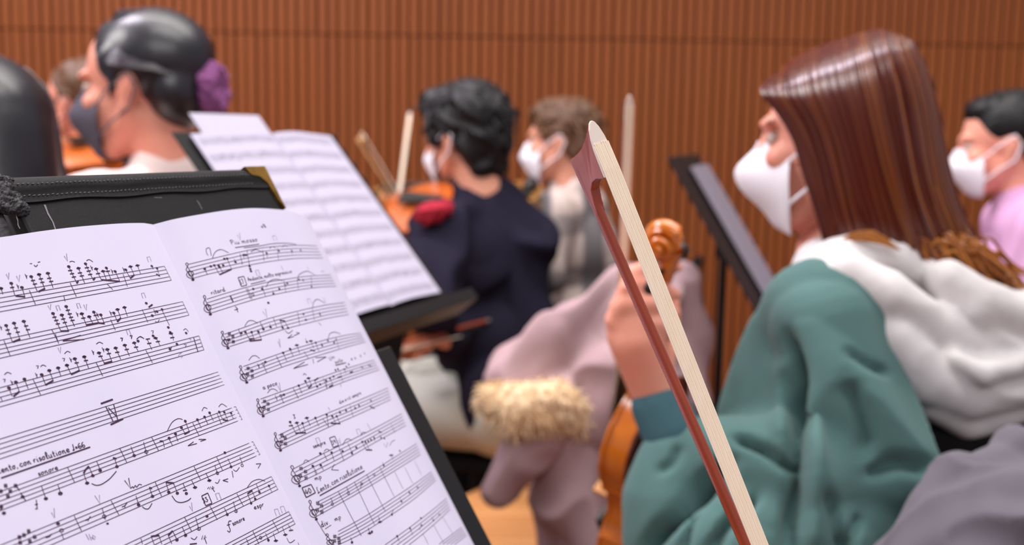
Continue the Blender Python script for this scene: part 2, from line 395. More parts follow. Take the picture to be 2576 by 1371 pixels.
# booklet: cross-section of the two open pages (along u, height n), measured from the fold
PROF_R = [(0, 0), (.0033, .0013), (.0125, .0045), (.0288, .0073), (.0465, .0095), (.0603, .0100), (.0754, .0093), (.0997, .0053), (.1235, -.0003), (.1462, -.0089), (.1660, -.0185)]
PROF_L = [(0, 0), (-.0060, .0020), (-.0134, .0037), (-.0314, .0055), (-.0574, .0061), (-.0775, .0049), (-.0974, .0025), (-.13, .0005), (-.165, -.0005), (-.20, -.001)]
PR = smooth_pts(PROF_R, 70); PL = smooth_pts(PROF_L, 60)
bk = empty('music_booklet', pg(0, -.30, 0), 'open white booklet of handwritten sheet music on the near stand', 'sheet music')
def page(name, P, h):
    n = len(P); rows = 40; vs, fs = [], []
    for s in (0, 1):
        for i, (a, c) in enumerate(P):
            j0, j1 = max(i-1, 0), min(i+1, n-1); t = np.array(P[j1])-np.array(P[j0]); t /= np.linalg.norm(t); nn = (-t[1], t[0])
            if nn[1] < 0: nn = (-nn[0], -nn[1])
            for r in range(rows+1):
                vv = -h*r/rows; wv = .0006*math.sin(i*.13+r*.31)*(i/n) if r else 0
                k = 0 if s == 0 else -.0009
                vs.append(pg(a+nn[0]*k, vv, c+nn[1]*k+wv*0))
    R1 = rows+1; off = n*R1
    for i in range(n-1):
        for r in range(rows):
            a = i*R1+r; fs.append((a, a+1, a+R1+1, a+R1)); a += off; fs.append((a, a+R1, a+R1+1, a+1))
    for i in range(n-1): fs.append((i*R1, (i+1)*R1, off+(i+1)*R1, off+i*R1)); fs.append((i*R1+rows, off+i*R1+rows, off+(i+1)*R1+rows, (i+1)*R1+rows))
    for r in range(rows):
        a = (n-1)*R1+r; fs.append((a, a+1, off+a+1, off+a))
    return mesh(name, vs, fs, 'paper', bk)
page_r = page('right_page', PR, .298); page_l = page('left_page', PL, .298)
# ink: strokes laid on the curved pages
PALL = np.array(list(PL[::-1])+list(PR[1:]))
_cu, _cn = (CAM-PO).dot(PU), (CAM-PO).dot(PN)
def to_page(px, py):
    """page coordinates (arc position u,n and height v) of a mark"""
    d = ray(px, py); du, dn = d.dot(PU), d.dot(PN)
    A = PALL[:-1]; B = PALL[1:]; E = B-A
    # C + k d = A + t E
    den = du*(-E[:, 1])+dn*E[:, 0]; rx, ry = A[:, 0]-_cu, A[:, 1]-_cn
    k = (rx*(-E[:, 1])+ry*E[:, 0])/den; t = (du*ry-dn*rx)/den
    ok = (t >= -1e-6) & (t <= 1.000001) & (k > 0)
    if not ok.any(): return None
    i = np.where(ok)[0][np.argmin(k[ok])]
    P = CAM+d*k[i]; e = E[i]/np.linalg.norm(E[i])
    nn = PU*(-e[1])+PN*e[0]
    return P+nn*.00012, nn, (P-PO).dot(PU)
class Ink:
    def __init__(s): s.l, s.r = MB(), MB()
    def stroke(s, pts, w_=1.7):
        q = [to_page(*p) for p in pts]
        if any(x is None for x in q): return
        if any(abs((q[i+1][0]-q[i][0]).length) > .05 and len(q) > 40 for i in range(len(q)-1)): return
        side = s.l if q[0][2] < 0 else s.r; hw = w_*.5*.53/FPX; vs, fs = [], []
        for i, (p, n, _) in enumerate(q):
            t = q[min(i+1, len(q)-1)][0]-q[max(i-1, 0)][0]
            if t.length < 1e-7: t = PU.copy()
            sd = t.normalized().cross(n).normalized(); vs += [p-sd*hw, p+sd*hw]
        for i in range(len(q)-1): fs.append((2*i, 2*i+1, 2*i+3, 2*i+2))
        side.add(vs, fs)
    def line(s, a, b, w_=1.7):
        n = max(2, int(math.hypot(b[0]-a[0], b[1]-a[1])/6)); s.stroke([(a[0]+(b[0]-a[0])*i/n, a[1]+(b[1]-a[1])*i/n) for i in range(n+1)], w_)
    def curve(s, pts, w_=1.7, n=None): s.stroke([tuple(p) for p in smooth_pts(pts, n or 6*len(pts))], w_)
    def dot(s, x, y, r=3.6, hollow=False):
        q = to_page(x, y)
        if q is None: return
        p, n, uu = q; side = s.l if uu < 0 else s.r
        a = (PU-PV*.15); a = (a-n*a.dot(n)).normalized(); b_ = n.cross(a); R_ = r*.53/FPX
        if hollow:
            vs = []; 
            for k in range(12):
                c_, s_ = math.cos(k*math.pi/6), math.sin(k*math.pi/6)
                vs += [p+a*c_*R_*1.5+b_*s_*R_*1.15, p+a*c_*R_*.95+b_*s_*R_*.65]
            side.add(vs, [(2*k, 2*k+1, (2*k+3) % 24, (2*k+2) % 24) for k in range(12)])
        else: side.add([p+a*math.cos(k*math.pi/5)*R_*1.25+b_*math.sin(k*math.pi/5)*R_ for k in range(10)], [tuple(range(10))])
ink, pen = Ink(), Ink()
# --- staves: (top line points, bottom line points)
STAVES = [
 ([(2, 738), (413, 670)], [(2, 784), (431, 705)]), ([(2, 856), (459, 759)], [(2, 901), (475, 793)]),
 ([(2, 975), (240, 912), (500, 845)], [(2, 1023), (240, 956), (513, 880)]), ([(2, 1104), (548, 936)], [(2, 1154), (564, 968)]),
 ([(2, 1236), (592, 1023)], [(7, 1282), (609, 1055)]), ([(77, 1340), (636, 1111)], [(128, 1371), (654, 1143)]),
 ([(314, 1371), (682, 1199)], [(412, 1371), (699, 1231)]), ([(566, 1371), (726, 1287)], [(640, 1371), (742, 1318)]),
 ([(474, 665), (519, 654), (574, 641), (623, 630), (673, 622), (747, 617), (797, 619)], [(484, 701), (519, 691), (584, 676), (648, 663), (698, 655), (747, 650), (812, 649)]),
 ([(519, 753), (574, 736), (623, 722), (673, 710), (722, 702), (772, 695), (832, 692)], [(526, 789), (586, 770), (631, 756), (685, 742), (747, 730), (797, 723), (846, 720)]),
 ([(564, 841), (624, 820), (674, 802), (723, 789), (773, 777), (822, 767), (867, 761)], [(577, 872), (624, 857), (674, 841), (723, 826), (773, 813), (822, 801), (877, 791)]),
 ([(612, 922), (674, 900), (723, 883), (773, 868), (822, 854), (872, 843), (907, 838)], [(624, 957), (674, 937), (723, 919), (773, 903), (822, 888), (872, 873), (919, 860)]),
 ([(655, 1004), (711, 984), (773, 962), (822, 944), (872, 927), (941, 906)], [(664, 1043), (723, 1018), (773, 998), (822, 978), (872, 958), (954, 930)]),
 ([(700, 1095), (755, 1069), (820, 1041), (891, 1012), (976, 976)], [(707, 1130), (755, 1108), (826, 1075), (891, 1047), (983, 1005)]),
 ([(739, 1179), (809, 1143), (877, 1110), (945, 1076), (1010, 1041)], [(750, 1215), (809, 1187), (877, 1151), (945, 1112), (1021, 1070)]),
 ([(800, 1262), (864, 1229), (931, 1189), (985, 1155), (1048, 1116)], [(796, 1299), (850, 1269), (915, 1232), (985, 1189), (1058, 1143)]),
 ([(850, 1337), (918, 1299), (988, 1254), (1039, 1220), (1085, 1187)], [(850, 1371), (907, 1343), (972, 1303), (1039, 1257), (1096, 1208)]),
 ([(968, 1371), (1026, 1330), (1080, 1289), (1123, 1254)], [(1028, 1371), (1060, 1346), (1102, 1310), (1132, 1281)]),
 ([(1104, 1369), (1161, 1327)], [(1143, 1370), (1174, 1346)]),
]
for T, B in STAVES:
    n = 40 if len(T) < 3 else 60
    t, b_ = (smooth_pts(T, n), smooth_pts(B, n)) if len(T) > 2 else (np.linspace(T[0], T[1], n), np.linspace(B[0], B[1], n))
    for k in range(5):
        f = k/4; ink.stroke([tuple(p) for p in t*(1-f)+b_*f], 1.55)
def uv_page(u, v):
    P_ = PL if u < 0 else PR; k = np.argmin(np.abs(P_[:, 0]-u)); a_, b_ = P_[max(k-1, 0)], P_[min(k+1, len(P_)-1)]; e = (b_-a_)/np.linalg.norm(b_-a_)
    if e[0] < 0: e = -e
    nn = PU*(-e[1])+PN*e[0]; nv = np.interp(u, P_[:, 0] if u >= 0 else P_[::-1, 0], P_[:, 1] if u >= 0 else P_[::-1, 1])
    return pg(u, v, nv)+nn*.00012, nn
def uv_line(u0, u1, v, w_=1.55):
    side = ink.l if u0+u1 < 0 else ink.r; hw = w_*.5*.53/FPX; vs = []; n = 24
    for i in range(n+1):
        p, _ = uv_page(u0+(u1-u0)*i/n, v); vs += [p-PV*hw, p+PV*hw]
    side.add(vs, [(2*i, 2*i+1, 2*i+3, 2*i+2) for i in range(n)])
def uv_note(u, v, up):
    p, nn = uv_page(u, v); side = ink.l if u < 0 else ink.r; a = (PU-nn*PU.dot(nn)).normalized()
    side.add([p+a*math.cos(k*math.pi/4)*.0009+PV*math.sin(k*math.pi/4)*.0007 for k in range(8)], [tuple(range(8))]); e = p+a*.0008; side.add([e-a*.00015, e+a*.00015, e+a*.00015+PV*.006*up, e-a*.00015+PV*.006*up], [(0, 1, 2, 3)])
for T, B in STAVES[:8]:              # left ends of the staves, out of frame
    q0, q1 = to_page(*T[0]), to_page(*B[0]); va, vb, ue = (q0[0]-PO).dot(PV), (q1[0]-PO).dot(PV), max(q0[2], q1[2])
    for k in range(5): uv_line(-.186, (q0[2]*(4-k)+q1[2]*k)/4, va+(vb-va)*k/4)
for j in range(5):                   # lower staves of both pages
    v0 = -.188-.0202*j
    for k in range(5):
        uv_line(-.186, -.006, v0-.0019*k)
        if j > 1: uv_line(.014, .150, v0-.0160-.0019*k)
    for i in range(18):
        uv_note(-.178+.0096*i+RNG.random()*.003, v0-.0076*RNG.random(), 1)
        if j > 1: uv_note(.024+.0072*i, v0-.016-.0076*RNG.random(), 1)
# --- marks, by region: (x0, y0, scale)
C1, C2, C3, C4, C5, C6, C7 = (0, 540, 4.283), (0, 840, 4.283), (0, 1060, 4.408), (400, 520, 4.032), (500, 760, 4.032), (620, 1000, 3.695), (300, 960, 3.335)
def tr(c, p): return (c[0]+p[0]/c[2], c[1]+p[1]/c[2])
def D(c, *ps):
    for p in ps: ink.dot(*tr(c, p))
def HO(c, *ps):
    for p in ps: ink.dot(*tr(c, p), hollow=True)
def LG(c, *ps):          # ledger dash (with note on it)
    for p in ps:
        x, y = tr(c, p); ink.line((x-5.2, y+.8), (x+5.2, y-.8), 3.0)
def LD(c, *ps):
    LG(c, *ps); D(c, *ps)
def S(c, *ls, w=1.6):
    for l in ls: ink.line(tr(c, l[:2]), tr(c, l[2:]), w)
def BEAM(c, *ls): S(c, *ls, w=4.2)
def SL(c, *ls, w=1.8):
    for l in ls: ink.curve([tr(c, p) for p in l], w)
def VV(c, *ls):
    for l in ls: pen.stroke([tr(c, p) for p in l], 1.8)
def PI(c, *ps):          # down-bow sign
    for x, y in ps: pen.stroke([tr(c, q) for q in ((x+20, y+52), (x, y), (x+30, y-8), (x+50, y+46))], 1.7)
def col(c, pts, end):    # stacked ledger note with its stem
    D(c, pts[0]); LG(c, *pts[1:]); S(c, (*pts[0], *end))
def colL(c, pts, end):
    LD(c, pts[0]); LG(c, *pts[1:]); S(c, (*pts[0], *end))
def ACC(c, *ps):
    for x, y in ps: S(c, (x-12, y-25, x+8, y+20), (x-4, y-4, x+14, y-8), (x+6, y+2, x+8, y+26))
def SH(c, *ps, r=22):
    for x, y in ps: S(c, (x-r*.5, y-r, x-r*.1, y+r), (x+r*.2, y-r, x+r*.6, y+r), w=1.5); S(c, (x-r*.8, y-r*.2, x+r*.8, y-r*.5), (x-r*.7, y+r*.5, x+r*.9, y+r*.2), w=2.2)
def R7(c, *ps):
    for x, y in ps: ink.stroke([tr(c, q) for q in ((x-14, y-10), (x+10, y-12), (x+2, y+20))], 2.2)
# left page, first line
colL(C1, [(10, 795)], (30, 860)); col(C1, [(120, 740), (130, 785)], (160, 872)); col(C1, [(235, 785)], (268, 885)); BEAM(C1, (165, 876, 270, 886))
ACC(C1, (190, 775), (280, 665), (985, 575), (1205, 612), (1330, 592))
col(C1, [(335, 668), (355, 710), (375, 748)], (402, 832)); colL(C1, [(420, 645), (440, 692), (455, 730)], (482, 800)); colL(C1, [(515, 632), (530, 685), (550, 720)], (572, 790)); BEAM(C1, (412, 832, 484, 796))
S(C1, (315, 815, 382, 970), (755, 735, 822, 885), (1325, 640, 1372, 775), (1770, 555, 1845, 708), (685, 870, 700, 935), (1150, 745, 1215, 810))
col(C1, [(740, 560), (755, 602), (775, 637), (795, 672)], (830, 745)); colL(C1, [(845, 578), (860, 628), (880, 660)], (912, 740)); BEAM(C1, (826, 742, 842, 715), (1004, 708, 1022, 678))
col(C1, [(920, 530), (935, 572), (955, 608), (970, 645)], (1005, 708)); colL(C1, [(1035, 585), (1055, 635)], (1090, 702)); colL(C1, [(1110, 610)], (1150, 712)); col(C1, [(1145, 575), (1160, 610)], (1200, 712)); col(C1, [(1240, 612)], (1290, 720)); BEAM(C1, (1090, 702, 1290, 720))
col(C1, [(1355, 595)], (1402, 688)); colL(C1, [(1405, 560)], (1445, 650)); colL(C1, [(1480, 548)], (1515, 640)); BEAM(C1, (1402, 688, 1446, 650)); D(C1, (1635, 555), (1690, 578)); S(C1, (1635, 555, 1650, 590), (1690, 578, 1710, 640)); BEAM(C1, (1680, 640, 1722, 662))
VV(C1, [(65, 640), (92, 700), (95, 625)], [(175, 660), (205, 725), (210, 650)], [(690, 445), (725, 500), (715, 420)]); SL(C1, [(750, 510), (775, 502), (805, 512)], [(930, 497), (960, 485), (1000, 510)], [(320, 528), (345, 528)], [(365, 542), (385, 560), (405, 540)], [(405, 515), (432, 508)]); PI(C1, (1580, 460))
# second line
col(C1, [(65, 1195), (80, 1243), (97, 1285)], (132, 1371)); colL(C1, [(150, 1170), (170, 1222), (190, 1267)], (215, 1345)); colL(C1, [(255, 1150), (280, 1200), (300, 1240)], (322, 1325)); ACC(C1, (8, 1220)); BEAM(C2, (140, 88, 218, 55))
col(C1, [(570, 1065), (585, 1105), (605, 1140), (622, 1177)], (655, 1255)); colL(C1, [(665, 1082), (680, 1125), (697, 1163)], (737, 1252)); col(C1, [(712, 990), (730, 1030), (750, 1070), (765, 1107), (780, 1140)], (802, 1205)); BEAM(C1, (652, 1256, 742, 1252))
colL(C1, [(880, 1068), (897, 1115)], (930, 1190)); colL(C1, [(960, 1100)], (1005, 1182)); col(C1, [(1010, 1050), (1030, 1085)], (1065, 1172)); col(C1, [(1085, 1080)], (1125, 1175)); BEAM(C1, (925, 1190, 1060, 1168), (1060, 1168, 1127, 1174)); ACC(C1, (830, 1075), (1050, 1080), (1190, 1062))
col(C1, [(1225, 1060)], (1265, 1155)); colL(C1, [(1265, 1022)], (1300, 1112)); colL(C1, [(1340, 1000)], (1372, 1096)); BEAM(C1, (1262, 1156, 1302, 1112))
S(C1, (555, 1235, 625, 1371), (1190, 1130, 1242, 1245), (1965, 938, 2035, 1083), (1530, 1020, 1592, 1160), (1740, 1020, 1825, 1195)); S(C2, (595, 0, 632, 105), (40, 70, 108, 235)); D(C1, (1575, 955), (1640, 1088), (1690, 1045), (1745, 1022), (1812, 1215)); BEAM(C1, (1600, 1000, 1642, 968)); SL(C1, [(1670, 1148), (1695, 1160), (1716, 1130)]); ACC(C1, (1665, 1045))
PI(C1, (1520, 850), (600, 985), (822, 962), (1358, 1245)); VV(C1, [(515, 980), (540, 1030), (547, 965)], [(900, 970), (930, 1035), (932, 965)]); S(C1, (675, 1360, 870, 1300), w=2.4); S(C1, (675, 1362, 905, 1345), w=2.4)
LG(C1, (1592, 1340), (1855, 1325)); LD(C1, (1675, 1330), (1840, 1280)); SL(C1, [(1475, 1340), (1510, 1313), (1552, 1337)], [(1975, 1245), (2000, 1230), (2030, 1262)]); R7(C1, (1412, 1312), (1642, 1262), (1310, 1340))
# third line
col(C2, [(95, 582)], (130, 672)); col(C2, [(170, 520)], (207, 622)); col(C2, [(262, 488)], (302, 590)); BEAM(C2, (143, 676, 207, 622)); R7(C2, (45, 500), (402, 355), (685, 275), (1310, 60), (1412, 35)); ACC(C2, (125, 525), (390, 445), (760, 280), (1000, 200), (1110, 170))
SL(C2, [(45, 440), (80, 415), (122, 432)], [(435, 355), (462, 335), (497, 352)], [(693, 215), (725, 188), (757, 202)], [(1035, 110), (1070, 90), (1108, 106)], [(1470, 57), (1505, 32), (1552, 52)]); VV(C2, [(622, 150), (650, 212), (652, 142)])
S(C2, (5, 680, 22, 722), (355, 490, 437, 657), (1035, 310, 1107, 455), (1570, 175, 1642, 312))
col(C2, [(448, 440)], (490, 548)); colL(C2, [(530, 395)], (572, 502)); BEAM(C2, (488, 552, 573, 503)); colL(C2, [(625, 367)], (655, 455)); colL(C2, [(720, 338)], (765, 437)); colL(C2, [(805, 268), (825, 312)], (856, 396)); BEAM(C2, (763, 438, 857, 395)); colL(C2, [(907, 247), (925, 288)], (955, 372))
colL(C2, [(1065, 205), (1082, 242)], (1125, 317)); colL(C2, [(1155, 168), (1172, 213)], (1206, 300)); BEAM(C2, (1118, 320, 1208, 297)); colL(C2, [(1245, 152), (1262, 198)], (1300, 275)); colL(C2, [(1343, 122), (1365, 168)], (1395, 240)); colL(C2, [(1445, 97), (1465, 143)], (1490, 195)); S(C2, (1585, 57, 1635, 170), (1680, 40, 1725, 130), (1855, 0, 1868, 72)); LG(C2, (1607, 102), (1700, 83), (1855, 40)); D(C2, (1905, 110), (1830, 165)); S(C2, (1830, 165, 1850, 145)); R7(C2, (1995, 125))
pen.stroke([tr(C2, p) for p in ((1920, 240), (1945, 200), (1970, 190), (1940, 215), (1975, 230), (1950, 260))], 1.6)
S(C2, (2045, 50, 2056, 70)); ink.line((487, 850), (498, 886), 3.2); ink.line((500, 845), (513, 881), 1.6)
pts = [(430, 868), (455, 850)]
for x, y in ((385, 845), (428, 836), (347, 858), (468, 838)): ink.dot(x, y)
# tacet bars
BEAM(C2, (1085, 753, 1215, 706), (1190, 979, 1325, 915)); S(C2, (1140, 785, 1217, 942), (1222, 755, 1266, 922), (1165, 795, 1256, 892), w=2.4)
# fifth line
SH(C3, (60, 715), (112, 775), (85, 830), (170, 715), (6, 775), r=26); S(C3, (225, 790, 285, 885), (170, 700, 215, 770), w=2.2); LD(C3, (250, 838)); D(C3, (42, 1018), (12, 950)); SL(C3, [(0, 980), (22, 965), (20, 930), (0, 925)])
S(C3, (455, 710, 508, 862), (640, 700, 668, 795), (745, 505, 827, 680), (1070, 440, 1112, 545), (985, 500, 1028, 603), (930, 590, 965, 685), (1265, 400, 1300, 505), (1325, 295, 1407, 460), (1450, 280, 1490, 382), (1590, 230, 1628, 370), (1680, 175, 1757, 325)); LD(C3, (508, 857), (965, 685)); HO(C3, (668, 800), (1620, 338)); LG(C3, (668, 800)); D(C3, (1028, 603), (1110, 545), (1295, 503), (1487, 380), (1875, 187), (1945, 140), (2010, 70)); BEAM(C3, (985, 497, 945, 540), (945, 540, 925, 580), (1250, 405, 1292, 415), (1770, 222, 1805, 220)); SL(C3, [(1015, 690), (1060, 708), (1120, 700), (1200, 650), (1245, 605), (1290, 552)], w=2.2)
S(C3, (400, 870, 410, 960), (385, 925, 420, 918), (388, 972, 418, 968), w=2.2); S(C3, (1810, 225, 1822, 290))
SL(C7, [(400, 420), (440, 345), (490, 312), (530, 318)], [(693, 247), (710, 218), (738, 227)], [(833, 212), (860, 188), (902, 212)]); D(C7, (553, 332), (655, 320), (715, 297), (757, 262), (838, 255), (880, 257), (937, 265)); S(C7, (415, 478, 447, 537), (468, 435, 492, 502), (520, 382, 555, 442), (553, 332, 587, 420), (615, 345, 667, 450), (655, 320, 688, 390), (715, 297, 745, 362), (757, 262, 790, 330), (838, 255, 868, 320), (880, 257, 912, 328), (820, 265, 857, 362), (937, 265, 955, 310), (975, 210, 1030, 318)); BEAM(C7, (545, 442, 588, 418), (868, 320, 912, 329)); S(C7, (575, 540, 650, 520), (575, 540, 622, 505), (665, 485, 727, 485), (680, 502, 727, 485), w=2)
# sixth line
SH(C3, (262, 1262), (315, 1218), (382, 1282), (328, 1330), (212, 1285), (222, 1345), r=26); ink.stroke([tr(C3, p) for p in ((505, 1290), (545, 1280), (572, 1248))], 2.4); HO(C3, (680, 1210), (1155, 1055)); D(C3, (642, 1135), (1535, 925), (1690, 832), (1870, 785), (1965, 797), (2065, 800)); S(C3, (680, 1240, 707, 1312), (820, 1045, 902, 1215), (1130, 960, 1168, 1092), (1230, 880, 1317, 1037), (1505, 825, 1540, 930), (1655, 735, 1692, 835), (1720, 675, 1792, 832), (1840, 680, 1872, 788), (1925, 690, 1967, 800), (2030, 690, 2062, 770)); BEAM(C3, (1178, 1135, 1205, 1133), (1835, 676, 1928, 686), (1652, 735, 1685, 745)); LG(C3, (2050, 765))
for x, y in ((980, 1085), (1385, 935)): ink.stroke([tr(C3, p) for p in ((x-35, y+15), (x, y), (x-5, y+25), (x, y), (x+22, y-32))], 2.2)
SL(C3, [(1577, 945), (1610, 970), (1650, 965), (1685, 908)], [(1905, 825), (1950, 885), (2010, 900), (2080, 880), (2116, 850)], w=2.1); VV(C3, [(568, 1010), (605, 1072), (598, 962)], [(1048, 822), (1107, 912), (1100, 818)]); ink.stroke([tr(C3, p) for p in ((1380, 655), (1447, 745), (1425, 628))], 2.3); SL(C3, [(1447, 745), (1470, 725), (1480, 740), (1500, 712), (1515, 730), (1540, 700), (1572, 705)], w=2)
pen.stroke([tr(C3, p) for p in ((950, 1250), (985, 1315))], 1.6); pen.stroke([tr(C3, p) for p in ((985, 1250), (1010, 1320), (1030, 1300), (1010, 1285), (1050, 1310), (1055, 1280), (1025, 1260), (1030, 1300))], 1.6)
LD(C7, (635, 888), (755, 830)); S(C7, (605, 825, 635, 888), (725, 765, 755, 830), (625, 708, 680, 822), (800, 700, 827, 782), (815, 630, 867, 747), (910, 645, 940, 715), (1010, 630, 1032, 690), (1120, 505, 1180, 612)); HO(C7, (822, 768), (1030, 703)); D(C7, (885, 597), (937, 715)); SL(C7, [(955, 738), (980, 752), (1007, 720)], [(803, 845), (825, 852), (842, 820)]); S(C7, (1145, 692, 1187, 688), (1187, 688, 1163, 728), (868, 830, 912, 815), (868, 830, 912, 842), (945, 750, 955, 805), w=2.1)
ink.stroke([tr(C7, p) for p in ((740, 900), (750, 885), (755, 905), (765, 882), (772, 905), (782, 880), (795, 890), (785, 900), (775, 890), (800, 925))], 2)
def BOX(c, pts, w=2.4):
    q = [tr(c, p) for p in pts]
    for i in range(4): ink.line(q[i], q[(i+1) % 4], w)
BOX(C7, ((690, 960), (742, 935), (777, 1020), (725, 1042))); VV(C7, [(588, 1045), (613, 1087), (606, 1015)]); PI(C7, (805, 942))
# seventh and eighth lines
BEAM(C7, (265, 1300, 335, 1290), (410, 1292, 447, 1252), (1075, 942, 1115, 912)); S(C7, (268, 1300, 292, 1365), (332, 1290, 357, 1365), (180, 1315, 195, 1365), (447, 1252, 485, 1330), (410, 1290, 440, 1360), (548, 1140, 607, 1257), (525, 1215, 558, 1290), (640, 1140, 670, 1250), (760, 1045, 822, 1160), (880, 1060, 907, 1112), (955, 1005, 982, 1100), (985, 940, 1042, 1047), (1075, 942, 1107, 1020), (1112, 914, 1142, 985), (1148, 860, 1178, 930), (1255, 875, 1282, 932), (1275, 797, 1330, 905)); D(C7, (483, 1328), (555, 1290), (905, 1115), (1105, 1020), (1140, 985), (1175, 928), (1255, 875), (735, 1130)); HO(C7, (667, 1235), (978, 1087)); SL(C7, [(1070, 895), (1110, 842), (1170, 820), (1222, 836)], [(600, 1310), (630, 1325), (652, 1300)]); S(C7, (590, 1365, 650, 1358), w=3); ink.stroke([tr(C7, p) for p in ((690, 1325), (700, 1290), (708, 1325), (720, 1290), (728, 1310), (715, 1312), (732, 1360))], 2)
SL(C7, [(940, 1170), (920, 1172), (915, 1200), (930, 1245), (922, 1262), (905, 1250)], w=2.2); S(C7, (902, 1205, 930, 1198), w=2)
S(C7, (1120, 1255, 1172, 1365), (1285, 1165, 1337, 1262), (1225, 1270, 1252, 1332), (1290, 1270, 1313, 1335), (1365, 1215, 1392, 1285), (1415, 1200, 1442, 1245), (1065, 1320, 1085, 1365), (1420, 1090, 1475, 1195)); D(C7, (1250, 1330)); LD(C7, (1313, 1335), (1392, 1285)); LG(C7, (1440, 1248)); HO(C7, (1185, 1310)); SL(C7, [(1405, 1312), (1430, 1352), (1472, 1328)]); PI(C7, (1298, 1075), (1348, 1052))
# right page: clefs and key signatures
def CLEF(c, x, y, x2, y2, key=0):
    W_, H_ = x2-x, y2-y
    q = [(.95, .55), (.60, .50), (.45, .68), (.75, .82), (1.05, .70), (.90, .52), (.45, .50), (.20, .74), (.55, .92), (1.0, .86), (.30, .20), (.10, .05), (.25, -.03), (.40, .10), (.15, .40), (.45, .60), (.95, .97), (.98, 1.05)]
    SL(c, [(x+W_*a, y+H_*b_) for a, b_ in q], w=2.0); D(c, (x+W_*.98, y+H_*1.04))
    if key:
        for a, b_ in ((1.0, .0), (1.45, .16), (.95, .38), (1.5, .5)): SH(c, (x+W_*a+10, y+H_*b_+22), r=20)
CLEF(C4, 262, 575, 345, 735); CLEF(C4, 440, 905, 522, 1085); CLEF(C5, 218, 300, 298, 460, 1); CLEF(C5, 402, 650, 488, 808, 1); CLEF(C5, 578, 985, 655, 1150, 1); CLEF(C6, 250, 330, 318, 485, 1); CLEF(C6, 400, 638, 495, 815, 1); CLEF(C6, 570, 960, 650, 1125, 1); CLEF(C6, 730, 1270, 810, 1380, 1)
# R1
BEAM(C4, (612, 690, 735, 635)); D(C4, (463, 632), (525, 605), (560, 595), (605, 600), (612, 612), (650, 595), (662, 530), (690, 527), (775, 563), (862, 490), (882, 490), (1090, 470), (1215, 450), (1345, 447), (1435, 441)); S(C4, (463, 632, 490, 690), (560, 595, 615, 690), (605, 600, 650, 672), (690, 527, 735, 635), (775, 563, 760, 530), (820, 475, 845, 590), (890, 440, 915, 590), (1050, 440, 1065, 550), (1200, 420, 1210, 540), (1090, 470, 1100, 520), (1345, 447, 1350, 480), (845, 480, 860, 520)); SL(C4, [(540, 525), (570, 460), (630, 435), (705, 468)], [(930, 460), (980, 435), (1050, 462)], [(1120, 422), (1150, 405), (1180, 420)], [(1250, 410), (1275, 392), (1300, 408)], [(860, 418), (1000, 402), (1150, 376), (1280, 370), (1390, 382)], [(475, 432), (490, 420), (515, 425), (530, 500)], [(475, 432), (482, 470), (497, 495)]); VV(C4, [(790, 285), (825, 342), (815, 265)]); PI(C4, (1148, 300)); S(C4, (770, 416, 1015, 380), w=2.4)
D(C4, (1045, 205)); D(C4, (1075, 203), (1060, 185)); D(C4, (925, 632), (932, 655), (918, 605))
# R2
BOX(C4, ((800, 720), (860, 706), (890, 795), (835, 810))); S(C4, (722, 905, 750, 965), w=4.5); S(C4, (880, 830, 932, 940), (895, 826, 945, 936), (1045, 800, 1078, 912), (1265, 745, 1285, 865), (1400, 735, 1412, 845), (1540, 705, 1550, 822), (930, 785, 1080, 748)); D(C4, (955, 835), (1045, 835), (1160, 882), (1220, 835), (1300, 778), (1420, 740), (1460, 745), (1545, 812)); HO(C4, (950, 890), (1280, 795)); S(C4, (1160, 882, 1150, 850), (1220, 835, 1210, 805)); SL(C4, [(1085, 815), (1120, 758), (1190, 735), (1250, 752)], [(1405, 742), (1420, 690), (1500, 655), (1578, 692)]); S(C4, (770, 1010, 800, 1040), (800, 1040, 765, 1048), (785, 1020, 800, 1072), (930, 785, 1080, 748), w=2.1); VV(C4, [(1235, 600), (1258, 645)], [(1500, 605), (1515, 645)]); PI(C4, (975, 650)); pen.stroke([tr(C4, p) for p in ((1645, 662), (1660, 652), (1675, 660))], 1.6); D(C4, (1108, 975))
# R3
D(C5, (430, 315), (472, 305), (535, 305), (603, 300), (655, 275), (728, 255), (850, 260), (905, 262), (1060, 122), (1085, 180), (1230, 127)); S(C5, (472, 305, 512, 375), (535, 305, 565, 385), (603, 300, 637, 382), (400, 270, 430, 350), (620, 195, 655, 290), (755, 160, 790, 255), (822, 185, 850, 260), (870, 192, 905, 262), (1000, 100, 1022, 230), (1150, 65, 1172, 185), (655, 275, 645, 240), (728, 255, 718, 220), (1230, 127, 1222, 95)); BEAM(C5, (508, 374, 560, 371), (515, 396, 637, 382), (820, 185, 875, 192)); SL(C5, [(465, 245), (500, 195), (545, 188), (597, 216)], [(875, 290), (910, 317), (952, 285)]); SL(C4, [(1555, 1027), (1570, 965), (1610, 940), (1682, 980)]); PI(C4, (1500, 940)); S(C5, (900, 367, 962, 350), (900, 367, 945, 330), (965, 342, 1022, 315), (985, 308, 1022, 315), (1212, 205, 1242, 240), w=2); VV(C5, [(648, 95), (692, 160), (675, 68)]); VV(C4, [(1665, 920), (1690, 975)])
